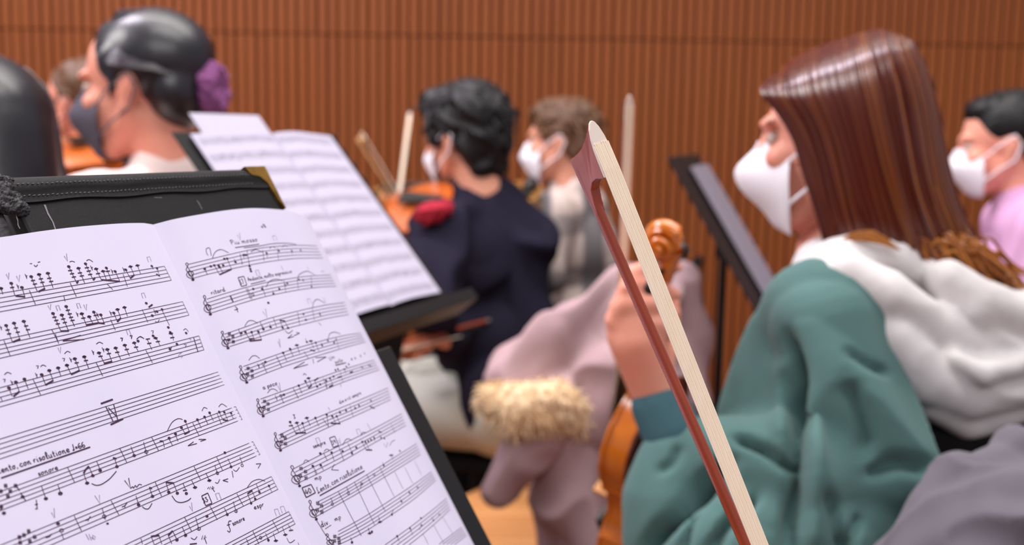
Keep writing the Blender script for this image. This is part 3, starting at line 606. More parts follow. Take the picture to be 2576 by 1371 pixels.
# R4
ACC(C5, (605, 650)); HO(C5, (652, 628)); D(C5, (675, 608), (855, 515), (925, 475), (1095, 405), (1185, 412), (1250, 440), (1308, 392), (1370, 412)); LD(C5, (993, 437), (1135, 395)); S(C5, (655, 640, 690, 715), (785, 545, 842, 662), (855, 515, 892, 600), (925, 475, 957, 550), (993, 437, 1022, 520), (1065, 500, 1112, 572), (1185, 412, 1217, 500), (1250, 440, 1240, 410), (1370, 412, 1392, 370), (1390, 355, 1420, 480), (1135, 395, 1165, 470), (1080, 368, 1088, 390)); SL(C5, [(505, 592), (540, 550), (580, 545), (617, 572)], [(1310, 370), (1330, 320), (1380, 305), (1435, 325)]); BEAM(C5, (1130, 485, 1177, 496)); S(C5, (960, 674, 1107, 632), (960, 674, 1072, 607), (1200, 607, 1292, 556), (1183, 565, 1292, 556), (1155, 575, 1165, 625), w=2.1); VV(C5, [(803, 400), (827, 462), (815, 372)])
# R5
ACC(C5, (785, 972)); HO(C5, (832, 950)); D(C5, (862, 940), (1013, 847), (1080, 802), (1200, 857), (1230, 835), (1290, 797), (1330, 775), (1365, 755), (1475, 682), (1495, 655), (1520, 632), (1550, 580), (1585, 570), (1640, 547), (1680, 522), (1385, 690), (1410, 680)); LD(C5, (1112, 772)); S(C5, (835, 962, 862, 1028), (955, 870, 1012, 980), (1013, 847, 1047, 927), (1080, 802, 1112, 868), (1112, 772, 1145, 845), (1200, 857, 1172, 795), (1290, 797, 1300, 870), (1330, 775, 1360, 840), (1260, 770, 1300, 880), (1475, 682, 1495, 725), (1430, 700, 1460, 810), (1435, 830, 1442, 862)); BEAM(C5, (1110, 872, 1145, 845), (1170, 797, 1212, 770), (1320, 862, 1360, 840), (1408, 767, 1447, 754), (1530, 716, 1562, 704), (1640, 655, 1665, 668), (1715, 635, 1750, 655)); SL(C5, [(697, 922), (730, 885), (770, 885), (800, 907)], [(1058, 742), (1072, 725), (1092, 742)]); VV(C5, [(800, 850), (832, 912), (815, 818)]); S(C5, (1385, 642, 1492, 615), w=2.8)
# R6
S(C6, (428, 162, 448, 160), (448, 160, 440, 176), (440, 176, 455, 190), (455, 190, 440, 197), w=1.8); col(C6, [(405, 228), (412, 262)], (457, 330)); colL(C6, [(467, 235)], (505, 330)); col(C6, [(520, 240)], (548, 328)); BEAM(C6, (453, 332, 552, 327)); colL(C6, [(560, 190)], (592, 262)); col(C6, [(640, 190)], (672, 267)); col(C6, [(745, 160)], (762, 272)); D(C6, (797, 175), (838, 175), (868, 140), (925, 122), (1010, 100), (1045, 75), (1155, 30)); S(C6, (797, 175, 830, 240), (838, 175, 868, 242), (868, 140, 862, 118), (925, 122, 918, 100), (1010, 100, 1000, 72), (710, 200, 765, 275), (960, 68, 990, 180)); BEAM(C6, (783, 240, 872, 243), (1145, 82, 1190, 102)); pen.stroke([tr(C6, p) for p in ((755, 90), (770, 105), (772, 125))], 1.6)
# R7
BOX(C6, ((770, 377), (820, 360), (855, 445), (805, 465))); D(C6, (615, 637), (690, 630), (685, 520), (790, 512), (893, 500), (980, 520), (1020, 465), (1075, 412), (1105, 415), (1130, 405), (1155, 392), (1185, 375), (1250, 375), (1280, 380)); S(C6, (615, 637, 655, 705), (690, 630, 715, 672), (790, 512, 815, 590), (715, 512, 752, 590), (855, 450, 907, 592), (893, 500, 885, 478), (980, 520, 985, 490), (1075, 412, 1110, 485), (1105, 415, 1140, 480), (940, 420, 990, 540), (1185, 375, 1195, 410), (1250, 375, 1240, 345), (630, 680, 650, 720), (1340, 240, 1380, 330)); SL(C6, [(895, 442), (920, 395), (950, 385), (977, 402)], [(1058, 357), (1080, 325), (1112, 327)], [(530, 607), (550, 580), (582, 597)], [(720, 500), (745, 480), (770, 492)]); BEAM(C6, (1110, 487, 1167, 488), (1225, 315, 1257, 326)); S(C6, (790, 672, 857, 676), (790, 672, 817, 620), w=1.8); PI(C6, (640, 380), (1018, 300)); VV(C6, [(848, 398), (877, 442), (862, 380)], [(1120, 240), (1150, 295)]); ink.stroke([tr(C6, p) for p in ((1272, 430), (1300, 465), (1310, 415), (1330, 450), (1350, 410), (1380, 395))], 1.5)
# R8 - R11
BOX(C6, ((515, 840), (600, 808), (640, 885), (555, 930)), 3.0); HO(C6, (797, 992), (945, 888), (1070, 802), (1185, 717)); D(C6, (1275, 632), (1425, 497)); LD(C6, (1345, 537)); S(C6, (780, 930, 805, 985), (930, 830, 950, 885), (1055, 850, 1070, 800), (850, 870, 1067, 1287), (1000, 780, 1192, 1187), (1115, 715, 1290, 1060), (1235, 645, 1372, 920), (1375, 690, 1455, 850), (1470, 650, 1545, 800), (1560, 590, 1625, 720), (650, 1140, 742, 1290), (1275, 632, 1262, 600), (1345, 537, 1360, 580)); S(C6, (680, 913, 1097, 682), w=3.2)
LD(C6, (1145, 1262), (1240, 1157)); D(C6, (1165, 1248), (1350, 1087), (1440, 967), (1515, 887), (1590, 837), (980, 1347), (1400, 1290), (1520, 1217), (1625, 1187), (1735, 1142), (1620, 1122), (1790, 1090)); S(C6, (1145, 1262, 1130, 1210), (1240, 1157, 1225, 1105), (1350, 1087, 1365, 1040), (1440, 967, 1420, 930), (1515, 887, 1505, 860), (1520, 1217, 1545, 1280), (1625, 1187, 1605, 1230), (1735, 1142, 1720, 1110), (965, 1300, 985, 1345), (1400, 1290, 1420, 1340), (1640, 1270, 1690, 1365), (1740, 1190, 1830, 1350), (1820, 1110, 1920, 1270), (730, 1222, 787, 1185))
# --- handwriting (single-stroke letters, unit height = x-height)
G = {'a': [[(.55, .9), (.2, .95), (0, .5), (.2, 0), (.5, .2), (.58, .95)], [(.58, .95), (.55, .1), (.75, .05)]], 'c': [[(.55, .8), (.3, 1), (0, .5), (.25, 0), (.6, .15)]], 'd': [[(.5, .8), (.25, 1), (0, .5), (.2, 0), (.5, .3), (.62, 2.1)], [(.55, .6), (.58, 0), (.75, .1)]],
 'e': [[(0, .45), (.5, .6), (.45, .95), (.2, 1), (0, .5), (.25, 0), (.6, .15)]], 'f': [[(.6, 1.9), (.35, 2), (.25, 1.2), (.2, -.6)], [(0, 1), (.5, 1)]], 'i': [[(.1, 1), (.1, .1), (.3, 0)], [(.12, 1.5), (.16, 1.6)]], 'l': [[(.1, .2), (.4, 1.6), (.25, 2.1), (.1, 1.5), (.12, .1), (.4, 0)]],
 'm': [[(0, 1), (.05, 0), (.05, .6), (.3, 1), (.38, 0), (.4, .6), (.65, 1), (.72, .1), (.9, 0)]], 'n': [[(0, 1), (.05, 0), (.08, .6), (.4, 1), (.48, .1), (.7, 0)]], 'o': [[(.3, 1), (0, .6), (.15, 0), (.5, .3), (.45, .9), (.3, 1), (.65, .9)]], 'p': [[(.05, 1), (.05, -1)], [(.05, .7), (.35, 1), (.55, .5), (.3, 0), (.05, .2)]],
 'r': [[(0, 1), (.05, 0)], [(.05, .6), (.25, 1), (.45, .9)]], 's': [[(.45, .9), (.15, 1), (.1, .65), (.42, .35), (.3, 0), (0, .1)]], 't': [[(.2, 1.8), (.15, .1), (.4, 0)], [(-.05, 1.05), (.45, 1.1)]], 'u': [[(0, 1), (.05, .1), (.3, 0), (.5, .4), (.5, 1)], [(.5, 1), (.52, .1), (.7, 0)]], 'v': [[(0, 1), (.22, 0), (.5, 1)]],
 'L': [[(.5, 1.9), (.3, 2.1), (.2, 1.6), (.2, .3), (0, .05), (.2, -.1), (.45, .15), (.85, 0)]], 'A': [[(0, 0), (.45, 2), (.75, 0)], [(.15, .8), (.7, .8)]], 'P': [[(.15, 2), (.1, 0)], [(-.1, 1.6), (.3, 2.1), (.7, 1.7), (.5, 1.1), (.15, 1)]], 'V': [[(0, 2), (.35, 0), (.75, 2)]],
 ',': [[(.1, .15), (.1, -.1), (0, -.35)]], '.': [[(.05, .05), (.12, .1)]], '=': [[(0, .8), (.5, .8)], [(0, .4), (.5, .4)]], '6': [[(.5, 1.7), (.1, 1.2), (0, .4), (.3, 0), (.55, .4), (.3, .8), (.05, .5)]], '4': [[(.35, 1.7), (0, .6), (.6, .6)], [(.45, 1.2), (.4, 0)]], '0': [[(.3, 1.7), (0, 1), (.2, 0), (.55, .7), (.3, 1.7)]], '3': [[(0, 1.6), (.4, 1.7), (.25, 1), (.5, .5), (.2, 0), (-.05, .2)]], '9': [[(.5, 1.4), (.2, 1.7), (0, 1.2), (.3, .9), (.5, 1.4), (.45, 0)]], '7': [[(0, 1.7), (.5, 1.7), (.2, 0)]], 'q': [[(.3, .35), (.05, .2), (.15, 0), (.38, .2), (.3, .35), (.45, 2)]]}
def TXT(c, s, p0, p1, h, w=1.9, I=ink):
    adv = [(.45 if ch == ' ' else max(x for st_ in G[ch] for x, _ in st_)+.22) for ch in s]; tot = sum(adv); x = 0
    dx, dy = p1[0]-p0[0], p1[1]-p0[1]; L_ = math.hypot(dx, dy); ux, uy = dx/L_, dy/L_
    nx, ny = -.42*.9-.0, -.9      # up the page
    for ch, a in zip(s, adv):
        if ch != ' ':
            for st_ in G[ch]:
                q = [(p0[0]+ux*(x+gx)/tot*L_+nx*gy*h, p0[1]+uy*(x+gx)/tot*L_+ny*gy*h) for gx, gy in st_]
                I.curve([tr(c, z) for z in q], w, n=4*len(q)) if len(q) > 2 else I.stroke([tr(c, z) for z in q], w)
        x += a
TXT(C3, 'Lento, con risolutione q=66', (-30, 585), (955, 280), 36, 2.2); S(C3, (10, 630, 1000, 285), w=3.4)
TXT(C3, 'sonore', (430, 606), (655, 528), 30); TXT(C7, 'sonore', (955, 1208), (1058, 1158), 20); TXT(C7, 'espr', (1135, 1072), (1222, 1040), 20); TXT(C7, '33', (708, 1020), (752, 1000), 22, 2)
TXT(C4, 'ritard.', (535, 890), (690, 850), 22); TXT(C4, '37', (825, 795), (870, 780), 30); TXT(C4, 'Andante, molto espressivo', (905, 755), (1355, 668), 20, 1.7); TXT(C4, 'Piu mosso', (735, 385), (1010, 348), 24, 1.8)
TXT(C5, 'a poco', (655, 885), (805, 835), 22); TXT(C5, 'solo', (1385, 625), (1470, 600), 18, 1.6); TXT(C5, 'Vm', (1330, 600), (1385, 560), 22, 1.5); TXT(C5, 'dim e rit. sempre', (1430, 1032), (1650, 930), 18, 1.6)
TXT(C6, 'sempre', (625, 472), (742, 428), 20, 1.8); TXT(C6, '39', (800, 440), (838, 425), 22, 1.8); TXT(C6, 'mp', (640, 770), (705, 748), 22, 1.9); TXT(C6, '40', (555, 905), (615, 880), 30, 2.4); TXT(C6, 'Lento, con risolutione', (665, 890), (1085, 655), 26, 2); TXT(C6, 'mp', (825, 1150), (885, 1120), 22, 1.8); TXT(C6, 'div.', (700, 1205), (775, 1170), 26, 2.2)
for I_, m_ in ((ink, 'ink'), (pen, 'pencil')):
    for mb_, par in ((I_.l, page_l), (I_.r, page_r)):
        tag(mb_.build('handwritten_notes' if m_ == 'ink' else 'pencilled_bowings', m_, par, False), kind='stuff')

# ------------------------------------------------------------------ bows
def bow(tip, axis, hdir, label, L=.735, stick='bow_stick', camber=.013):
    """tip = centre of the ivory face, axis towards the frog, hdir from stick to hair"""
    tip = Vector(tip); a = Vector(axis).normalized(); h = Vector(hdir); h = (h-a*h.dot(a)).normalized(); wd = a.cross(h)
    root = empty('violin_bow', tip+a*L, label, 'bow', 'violin bows')
    def P(x, y, z=0): return tip+a*x+h*(y-.0225)+wd*z
    # stick with its camber
    pts, rad = [], []
    for i in range(40):
        t = i/39; x = .006+(L-.006)*t
        pts.append(P(x, camber*math.sin(math.pi*min(t*1.02, 1))**1.35+.001*t)); rad.append(.00265+.0016*t)
    b = MB(); b.tube(pts, rad, 16); b.build('stick', stick, root)
    # head
    prof = [(.034, -.0008), (.020, -.0024), (.012, -.0029), (.0035, -.0034), (.0005, -.0024), (.0002, .001), (-.0005, .005), (-.0022, .0105), (-.0055, .0155), (-.0098, .0192), (-.0125, .0213), (.0155, .0213), (.0155, .019), (.0145, .014), (.0155, .009), (.019, .0052), (.025, .0036), (.030, .0028), (.034, .0016)]
    def hw(x, y):
        base = .0024+(y/.0213)*.0026 if y > 0 else .0022
        return base*(1 if x > 0 else max(.22, 1+x/.0155))
    hb = MB(); vs = [P(x, y, -hw(x, y)) for x, y in prof]+[P(x, y, hw(x, y)) for x, y in prof]; k = len(prof)
    hb.add(vs, [tuple(range(k-1, -1, -1)), tuple(range(k, 2*k))]+[(i, (i+1) % k, k+(i+1) % k, k+i) for i in range(k)])
    hb.skin('head', stick, root, .00045, 5)
    # ivory tip plate
    pl = [(-.0128, .0005), (-.0118, .0017), (-.009, .0031), (-.004, .0043), (.001, .0049), (.0152, .0051)]
    vs, fs = [], []
    for lv in (.0214, .0227):
        for x, z in pl: vs.append(P(x, lv, -z))
        for x, z in pl[::-1]: vs.append(P(x, lv, z))
    n = 2*len(pl); fs = [tuple(range(n-1, -1, -1)), tuple(range(n, 2*n))]+[(i, (i+1) % n, n+(i+1) % n, n+i) for i in range(n)]
    o = mesh('tip_plate', vs, fs, 'ivory', root, False); bv = o.modifiers.new('b', 'BEVEL'); bv.width = .0004; bv.segments = 2; bv.limit_method = 'ANGLE'
    # hair ribbon of flat strands
    HB = MB(); nst = 22
    for q in range(nst):
        z = (-1+2*(q+.5)/nst)*.0049; hz = .0049/nst*1.35; rise = .00012*math.sin(q*2.4)
        pts = [P(-.0009+.0008*math.sin(q*1.9), .0231+rise, z*.97), P(.012, .0236+rise, z*.98), P(.12, .0231+rise, z), P(L*.5, .0229+rise, z), P(L-.06, .0227+rise, z)]
        for i in range(4): HB.add([pts[i]-wd*hz, pts[i]+wd*hz, pts[i+1]+wd*hz, pts[i+1]-wd*hz, pts[i]-wd*hz-h*.0007, pts[i]+wd*hz-h*.0007, pts[i+1]+wd*hz-h*.0007, pts[i+1]-wd*hz-h*.0007], [(0, 1, 2, 3), (7, 6, 5, 4), (0, 3, 7, 4), (1, 5, 6, 2)]+([(0, 4, 5, 1)] if i == 0 else []))
    HB.build('hair', 'bow_hair', root, False)
    f = MB(); f.box(P(L-.045, .0125), a, h, wd, .024, .0092, .0060); o = f.build('frog', 'ebony', root, False); bv = o.modifiers.new('b', 'BEVEL'); bv.width = .002
    g = MB(); g.tube([P(L-.004, .001), P(L+.014, .001)], .0043, 10); g.build('button', 'string', root)
    return root
T0 = at(1513, 368, .502); T1 = at(1911, 1371, .520)
ax = (T1-T0).normalized()
perp = RIGHT*.93+UP*.37
bow(T0-ax*.0005, ax, perp*.50-FWD*.86, 'dark reddish violin bow in sharp focus standing upright at the front', camber=.0155)

# ------------------------------------------------------------------ violins
OUT = [(0, .0), (.002, .030), (.008, .058), (.022, .083), (.048, .099), (.078, .1035), (.108, .098), (.134, .085), (.150, .078), (.156, .0775), (.163, .066), (.180, .0575), (.198, .0555), (.216, .058), (.233, .067), (.2385, .0735), (.246, .0725), (.262, .079), (.288, .084), (.312, .080), (.334, .064), (.347, .040), (.354, .018), (.356, 0)]
def violin(base, ydir, zdir, label, var='violin', back='violin_back_shaded', full=True, rest=True):
    """base = bottom of the body; ydir towards the scroll; zdir out of the front"""
    yd = Vector(ydir).normalized(); zd = Vector(zdir); zd = (zd-yd*zd.dot(yd)).normalized(); xd = yd.cross(zd); base = Vector(base)
    def P(x, y, z): return base+xd*x+yd*y+zd*z
    root = empty('violin', base, label, 'violin', 'violins')
    o = np.array(OUT); half = [(w_, y) for y, w_ in o]; loop = [(w_, y) for w_, y in half]+[(-w_, y) for w_, y in half[::-1][1:-1]]; n = len(loop)
    R_ = .0148
    vs = [P(x*.965, .003+y*.985, -R_) for x, y in loop]+[P(x*.965, .003+y*.985, R_) for x, y in loop]
    mesh('ribs', vs, [(i, (i+1) % n, n+(i+1) % n, n+i) for i in range(n)], var, root, True)
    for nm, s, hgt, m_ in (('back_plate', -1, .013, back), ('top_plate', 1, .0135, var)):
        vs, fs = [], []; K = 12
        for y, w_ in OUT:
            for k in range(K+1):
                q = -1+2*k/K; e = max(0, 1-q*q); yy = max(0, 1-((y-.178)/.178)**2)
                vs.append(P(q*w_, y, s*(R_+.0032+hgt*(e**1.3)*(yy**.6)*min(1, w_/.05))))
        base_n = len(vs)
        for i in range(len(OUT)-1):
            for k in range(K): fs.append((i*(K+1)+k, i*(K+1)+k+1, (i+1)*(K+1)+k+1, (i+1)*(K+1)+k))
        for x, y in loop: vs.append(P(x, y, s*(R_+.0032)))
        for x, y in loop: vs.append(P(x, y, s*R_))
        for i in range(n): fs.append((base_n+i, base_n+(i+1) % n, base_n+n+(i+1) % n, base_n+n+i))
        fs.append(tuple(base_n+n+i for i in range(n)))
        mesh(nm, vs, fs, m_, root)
    # neck, pegbox and scroll
    nk = MB()
    sec = [(.345, -.012, .022, .026), (.352, -.006, .017, .022), (.362, .006, .0125, .0125), (.40, .010, .0115, .0095), (.45, .011, .0112, .0088), (.482, .010, .0115, .010), (.49, .006, .013, .014), (.515, -.002, .0125, .015), (.54, -.010, .0105, .0125), (.56, -.018, .009, .010)]
    vs, fs = [], []
    for y, z, hx, hz in sec:
        for k in range(12):
            a = 2*math.pi*k/12; vs.append(P(hx*math.cos(a), y, z+hz*math.sin(a)))
    for i in range(len(sec)-1):
        for k in range(12): fs.append((i*12+k, i*12+(k+1) % 12, (i+1)*12+(k+1) % 12, (i+1)*12+k))
    nk.add(vs, fs)
    cy, cz = .566, -.006
    sp, sr = [], []
    for i in range(44):
        th = -1.9+i*.27; r0 = max(.0042, .0185-.00036*i*1.0); sp.append(P(0, cy+r0*math.cos(th+1.2), cz+r0*math.sin(th+1.2))); sr.append(max(.0045, .0095-.00011*i))
    nk.tube(sp, sr, 10)
    for s in (-1, 1):
        q = []
        for i in range(30):
            th = i*.42; r0 = .0165*(1-i/34); q.append(P(s*(.007+.013*i/30), cy+r0*math.cos(th), cz+r0*math.sin(th)))
        nk.tube(q, [.0042]*30, 8)
    nk.tube([P(-.021, cy, cz), P(.021, cy, cz)], .006, 10)
    nk.build('neck_and_scroll', var, root)
    for k, (y, s) in enumerate(((.503, 1), (.513, -1), (.527, 1), (.536, -1))):
        p = MB(); z = .004-.4*(y-.5); p.tube([P(-s*.014, y, z), P(s*.022, y, z), P(s*.026, y, z)], [.003, .0036, .0045], 8); p.ball(P(s*.034, y, z), (.010, .010, .010), None, 10, 6)
        p.build('peg', 'ebony', root)
    f = MB(); vs = []
    for y, hw, z in ((.215, .021, .047), (.355, .0165, .034), (.486, .012, .0215)):
        vs += [P(-hw, y, z-.006), P(-hw, y, z-.001), P(0, y, z+.0015), P(hw, y, z-.001), P(hw, y, z-.006)]
    f.add(vs, [(i*5+k, i*5+(k+1) % 5, (i+1)*5+(k+1) % 5, (i+1)*5+k) for i in range(2) for k in range(5)]+[(4, 3, 2, 1, 0), (10, 11, 12, 13, 14)]); f.build('fingerboard', 'ebony', root, False)
    if full:
        b = MB(); b.box(P(0, .163, .043), xd, yd, zd, .020, .002, .016); b.build('bridge', 'maple', root, False)
        t = MB(); t.add([P(-.022, .115, .052), P(.022, .115, .052), P(.010, .012, .034), P(-.010, .012, .034), P(-.022, .115, .046), P(.022, .115, .046), P(.010, .012, .028), P(-.010, .012, .028)], [(0, 1, 2, 3), (7, 6, 5, 4), (0, 4, 5, 1), (1, 5, 6, 2), (2, 6, 7, 3), (3, 7, 4, 0)]); t.build('tailpiece', 'ebony', root, False)
        if rest:
          c = MB(); c.ball(P(.045, .035, .034), (.03, .02, .02), Matrix((xd, yd, zd)).transposed(), 12, 8); c.build('chin_rest', 'ebony', root)
        for k in range(4):
            x = -.0165+.011*k; s_ = MB(); s_.tube([P(x*.5, .112, .052), P(x, .163, .060), P(x*.5, .487, .023), P(x*.35, .515, .004)], .0005, 5); s_.build('string', 'string', root)
    return root

# ------------------------------------------------------------------ chairs
def chair(c, f, label, seat='black_cloth', h=.45, back=True, w_=.44, bm='black_cloth'):
    f = Vector((f[0], f[1], 0)).normalized(); l = Z.cross(f); c = Vector((c[0], c[1], 0))
    root = empty('orchestra_chair', c, label, 'chair', 'orchestra chairs')
    s = MB(); s.box(c+Z*(h-.025), f, l, Z, .21, w_/2, .022); o = s.build('seat', seat, root); bv = o.modifiers.new('b', 'BEVEL'); bv.width = .018; bv.segments = 4
    if back:
        t = (Z-f*.18).normalized(); b = MB(); b.box(c-f*.24+Z*(h+.28), t.cross(l), l, t, .014, w_/2, .13); o = b.build('backrest', bm, root); bv = o.modifiers.new('b', 'BEVEL'); bv.width = .012; bv.segments = 3
    for i in (-1, 1):
        for j in (-1, 1):
            g = MB()
            top = c+f*.18*i+l*(w_/2-.02)*j+Z*(h-.04); bot = c+f*.21*i+l*(w_/2-.005)*j
            pts = [bot, top] if i > 0 or not back else [bot, top, c-f*.225+l*(w_/2-.02)*j+Z*(h+.16), c-f*.262+l*(w_/2-.02)*j+Z*(h+.36)]
            g.tube(pts, .011, 10); g.build('leg', 'black_metal', root)
    return root

# ------------------------------------------------------------------ people
def hand(B, wr, d, pn, s=1, curl=(.5, .7, .5), flip=1):
    d = Vector(d).normalized(); pn = Vector(pn); pn = (pn-d*pn.dot(d)).normalized(); sd = d.cross(pn)*flip
    for k, (off, ln) in enumerate(((.030, .072), (.0105, .080), (-.0095, .074), (-.029, .058))):
        kn = wr+(d*(.088-.004*abs(k-1))+sd*off)*s
        B.cap(wr+sd*off*.55*s, .014*s, kn, .0115*s)
        p = kn; dd = d.copy(); ang = 0
        for q, fr in enumerate((.45, .31, .24)):
            ang += curl[q]; dd = d*math.cos(ang)+pn*math.sin(ang); e = p+dd*ln*fr*s; B.cap(p, (.0092-.0008*q)*s, e, (.0085-.0008*q)*s); p = e
    t0 = wr+(d*.02+sd*.022+pn*.004)*s; t1 = t0+(d*.028+sd*.026+pn*.014)*s; t2 = t1+(d*.030+sd*.006+pn*.016)*s
    B.cap(t0, .014*s, t1, .0105*s); B.cap(t1, .0105*s, t2, .008*s)
class Head:
    def __init__(s, o, f, up=(0, 0, 1), sc=1.0):
        s.o = Vector(o); s.f = Vector(f).normalized(); u = Vector(up); s.u = (u-s.f*u.dot(s.f)).normalized(); s.l = s.u.cross(s.f); s.s = sc
        s.R = Matrix((s.f, s.l, s.u)).transposed()
    def __call__(s, x, y, z): return s.o+(s.f*x+s.l*y+s.u*z)*s.s
    def add(s, B):
        E = lambda c, r: B.ball(s(*c), tuple(k*s.s for k in r), s.R, 32, 22)
        E((-.012, 0, .035), (.095, .074, .084)); E((.028, 0, -.028), (.060, .057, .084)); E((.056, 0, -.098), (.026, .028, .020)); E((.080, 0, .022), (.016, .048, .011))
        for q in (-1, 1):
            B.cap(s(-.005, q*.052, -.045), .02*s.s, s(.05, q*.018, -.095), .018*s.s); E((.062, q*.036, -.022), (.022, .02, .018))
            E((-.012, q*.073, -.008), (.020, .008, .031)); E((-.020, q*.080, .002), (.012, .007, .022)); E((-.004, q*.075, -.034), (.010, .007, .010))
        B.cap(s(.088, 0, .008), .008*s.s, s(.104, 0, -.034), .0125*s.s); E((.094, 0, -.036), (.012, .017, .009)); E((.084, 0, -.066), (.010, .023, .007)); E((.082, 0, -.076), (.010, .020, .007))
        B.cap(s(-.022, 0, -.05), .056*s.s, s(-.045, 0, -.15), .052*s.s)
    def eyes(s, root):
        for q in (-1, 1):
            e = MB(); e.ball(s(.0735, q*.031, .002), .0098*s.s); eo = e.build('eye', 'eye', root)
            i = MB(); i.ball(s(.0795, q*.031, .002), .0046*s.s); i.build('iris', 'iris', eo)
            b = MB(); b.tube([s(.086, q*.016, .022), s(.087, q*.032, .027), s(.070, q*.052, .022)], [.0018*s.s, .0022*s.s, .0012*s.s], 6); b.build('eyebrow', 'brow', root)
    def mask(s, root, m, ridge=1.25, out=.128):
        prof = [(.001, .1025, .030), (-.010, .1085, .045), (-.030, out-.004, .060), (-.045, out, .066), (-.065, out-.010, .066), (-.090, .098, .060), (-.112, .082, .046), (-.121, .066, .036)]
        pr = smooth_pts(prof, 16); vs, fs = [], []; K = 18
        for lay in (0, 1):
            for z, xm, yw in pr:
                for k in range(K+1):
                    q = -1+2*k/K; xs = .050+.10*max(0, -z-.085); vs.append(s(xs+(xm-xs)*(1-abs(q)**ridge)-.0025*lay, q*yw*.98, z))
        n = len(pr); o = n*(K+1)
        for i in range(n-1):
            for k in range(K):
                a = i*(K+1)+k; fs += [(a, a+1, a+K+2, a+K+1), (o+a, o+a+K+1, o+a+K+2, o+a+1)]
        for k in range(K):
            fs += [(k, o+k, o+k+1, k+1)]; a = (n-1)*(K+1)+k; fs += [(a, a+1, o+a+1, o+a)]
        for i in range(n-1):
            a = i*(K+1); fs += [(a, a+K+1, o+a+K+1, o+a)]; a += K; fs += [(a, o+a, o+a+K+1, a+K+1)]
        mo = mesh('face_mask', vs, fs, m, root)
        for q in (-1, 1):
            t = MB(); t.tube([s(.050, q*.058, -.028), s(.018, q*.077, -.002), s(-.022, q*.087, .022), s(-.034, q*.086, .0)], .0022*s.s, 6, flat=.5)
            t.tube([s(.050, q*.060, -.080), s(.016, q*.076, -.055), s(-.018, q*.083, -.036), s(-.034, q*.086, .0)], .0022*s.s, 6, flat=.5); t.build('ear_loop', m, mo)
def person(label, hd, bf, hip, arms, mats, voxel=.008, top_r=1.0, legs=True, neck=None, own_top=None, shw=.185, eyes=True, extra=(), drop=.045):
    """arms: {'L': (elbow, wrist, hand dir, palm normal, curl), 'R': ...}; mats = skin, top, trousers"""
    bf = Vector((bf[0], bf[1], 0)).normalized(); l = Z.cross(bf); hip = Vector(hip)
    N = Vector(neck) if neck else hd(-.05, 0, -.165)
    root = empty('person', (hip.x, hip.y, 0), label, 'person')
    B = MB(); hd.add(B); B.cap(hd(-.045, 0, -.14), .052*hd.s, N, .056)
    sh = {q: N-Z*drop+l*shw*s_ for q, s_ in (('L', 1), ('R', -1))}
    top = MB(); bot = MB(); e = .014*top_r
    ch = N.lerp(hip, .30)+bf*.02; be = N.lerp(hip, .68)+bf*.02
    for T, g in ((B, 0), (top, e)):
        T.cap(sh['L'], .055+g, sh['R'], .055+g); T.cap(ch+l*.075, .098+g, ch-l*.075, .098+g); T.cap(be+l*.06, .092+g, be-l*.06, .092+g); T.cap(ch, .105+g, be, .10+g); T.cap(N-Z*.005, .058+g*.5, ch, .09+g)
        T.cap(hip+l*.08+Z*.04, .095+g, hip-l*.08+Z*.04, .095+g); T.cap(be, .1+g, hip, .1+g)
    B.cap(hip+l*.085, .095, hip-l*.085, .095)
    for pa, ra, pb, rb in extra: top.cap(pa, ra, pb, rb)
    top.cap(N-Z*.03, .086, N.lerp(hd(-.045, 0, -.14), .6), .068)
    for q in 'LR':
        if q not in arms: continue
        el, wr, dv, pn, cu = arms[q][:5]
        B.chain([sh[q], el, wr], [.048, .040, .027]); hand(B, wr, dv, pn, 1, cu, 1 if q == 'L' else -1)
        if own_top is None:
            w2 = wr.lerp(el, .10); top.chain([sh[q], el, el.lerp(w2, .5), w2], [.058+e, .052+e, .046+e, .034+e*.6])
    if legs:
        for s_ in (1, -1):
            hp = hip+l*.09*s_; kn = Vector((hip.x, hip.y, .53))+bf*.43+l*.11*s_; an = Vector((kn.x, kn.y, .10))-bf*.04
            B.chain([hp, kn, an], [.082, .056, .036]); bot.chain([hp, kn, kn.lerp(an, .9)], [.098, .072, .058])
            sx = MB(); sx.cap(an-Z*.055-bf*.02, .042, an-Z*.062+bf*.13, .036); sx.box(an-Z*.092+bf*.06, bf, l, Z, .13, .04, .008); sx.skin('shoe', 'black_cloth', root, .006, 3)
        bot.cap(hip+l*.08, .112, hip-l*.08, .112)
    B.skin('body', mats[0], root, voxel, 4)
    if own_top is None: top.skin('sweater', mats[1], root, voxel, 5, wrinkle(.006*top_r, 34, len(label), (1, 1, .6)))
    if legs: bot.skin('trousers', mats[2], root, voxel, 5, wrinkle(.005, 30, 5+len(label), (1, 1, .6)))
    if eyes: hd.eyes(root)
    return root, N, sh, bf, l
def strands(name, m, root, paths, r, seg=5, tone=None):
    """bundles of hair locks as one mesh with a tone per lock"""
    b = MB(); tv = []
    for i, p in enumerate(paths):
        n0 = len(b.v); k = len(p); rr = r[i] if hasattr(r, '__len__') else r
        b.tube(p, [rr*(.55+.45*math.sin(math.pi*min(1, (j+1.5)/k))) for j in range(k)], seg); tv += [tone[i] if tone is not None else RNG.random()]*(len(b.v)-n0)
    o = b.build(name, m, root); at_ = o.data.attributes.new('tone', 'FLOAT', 'POINT'); at_.data.foreach_set('value', tv); return o

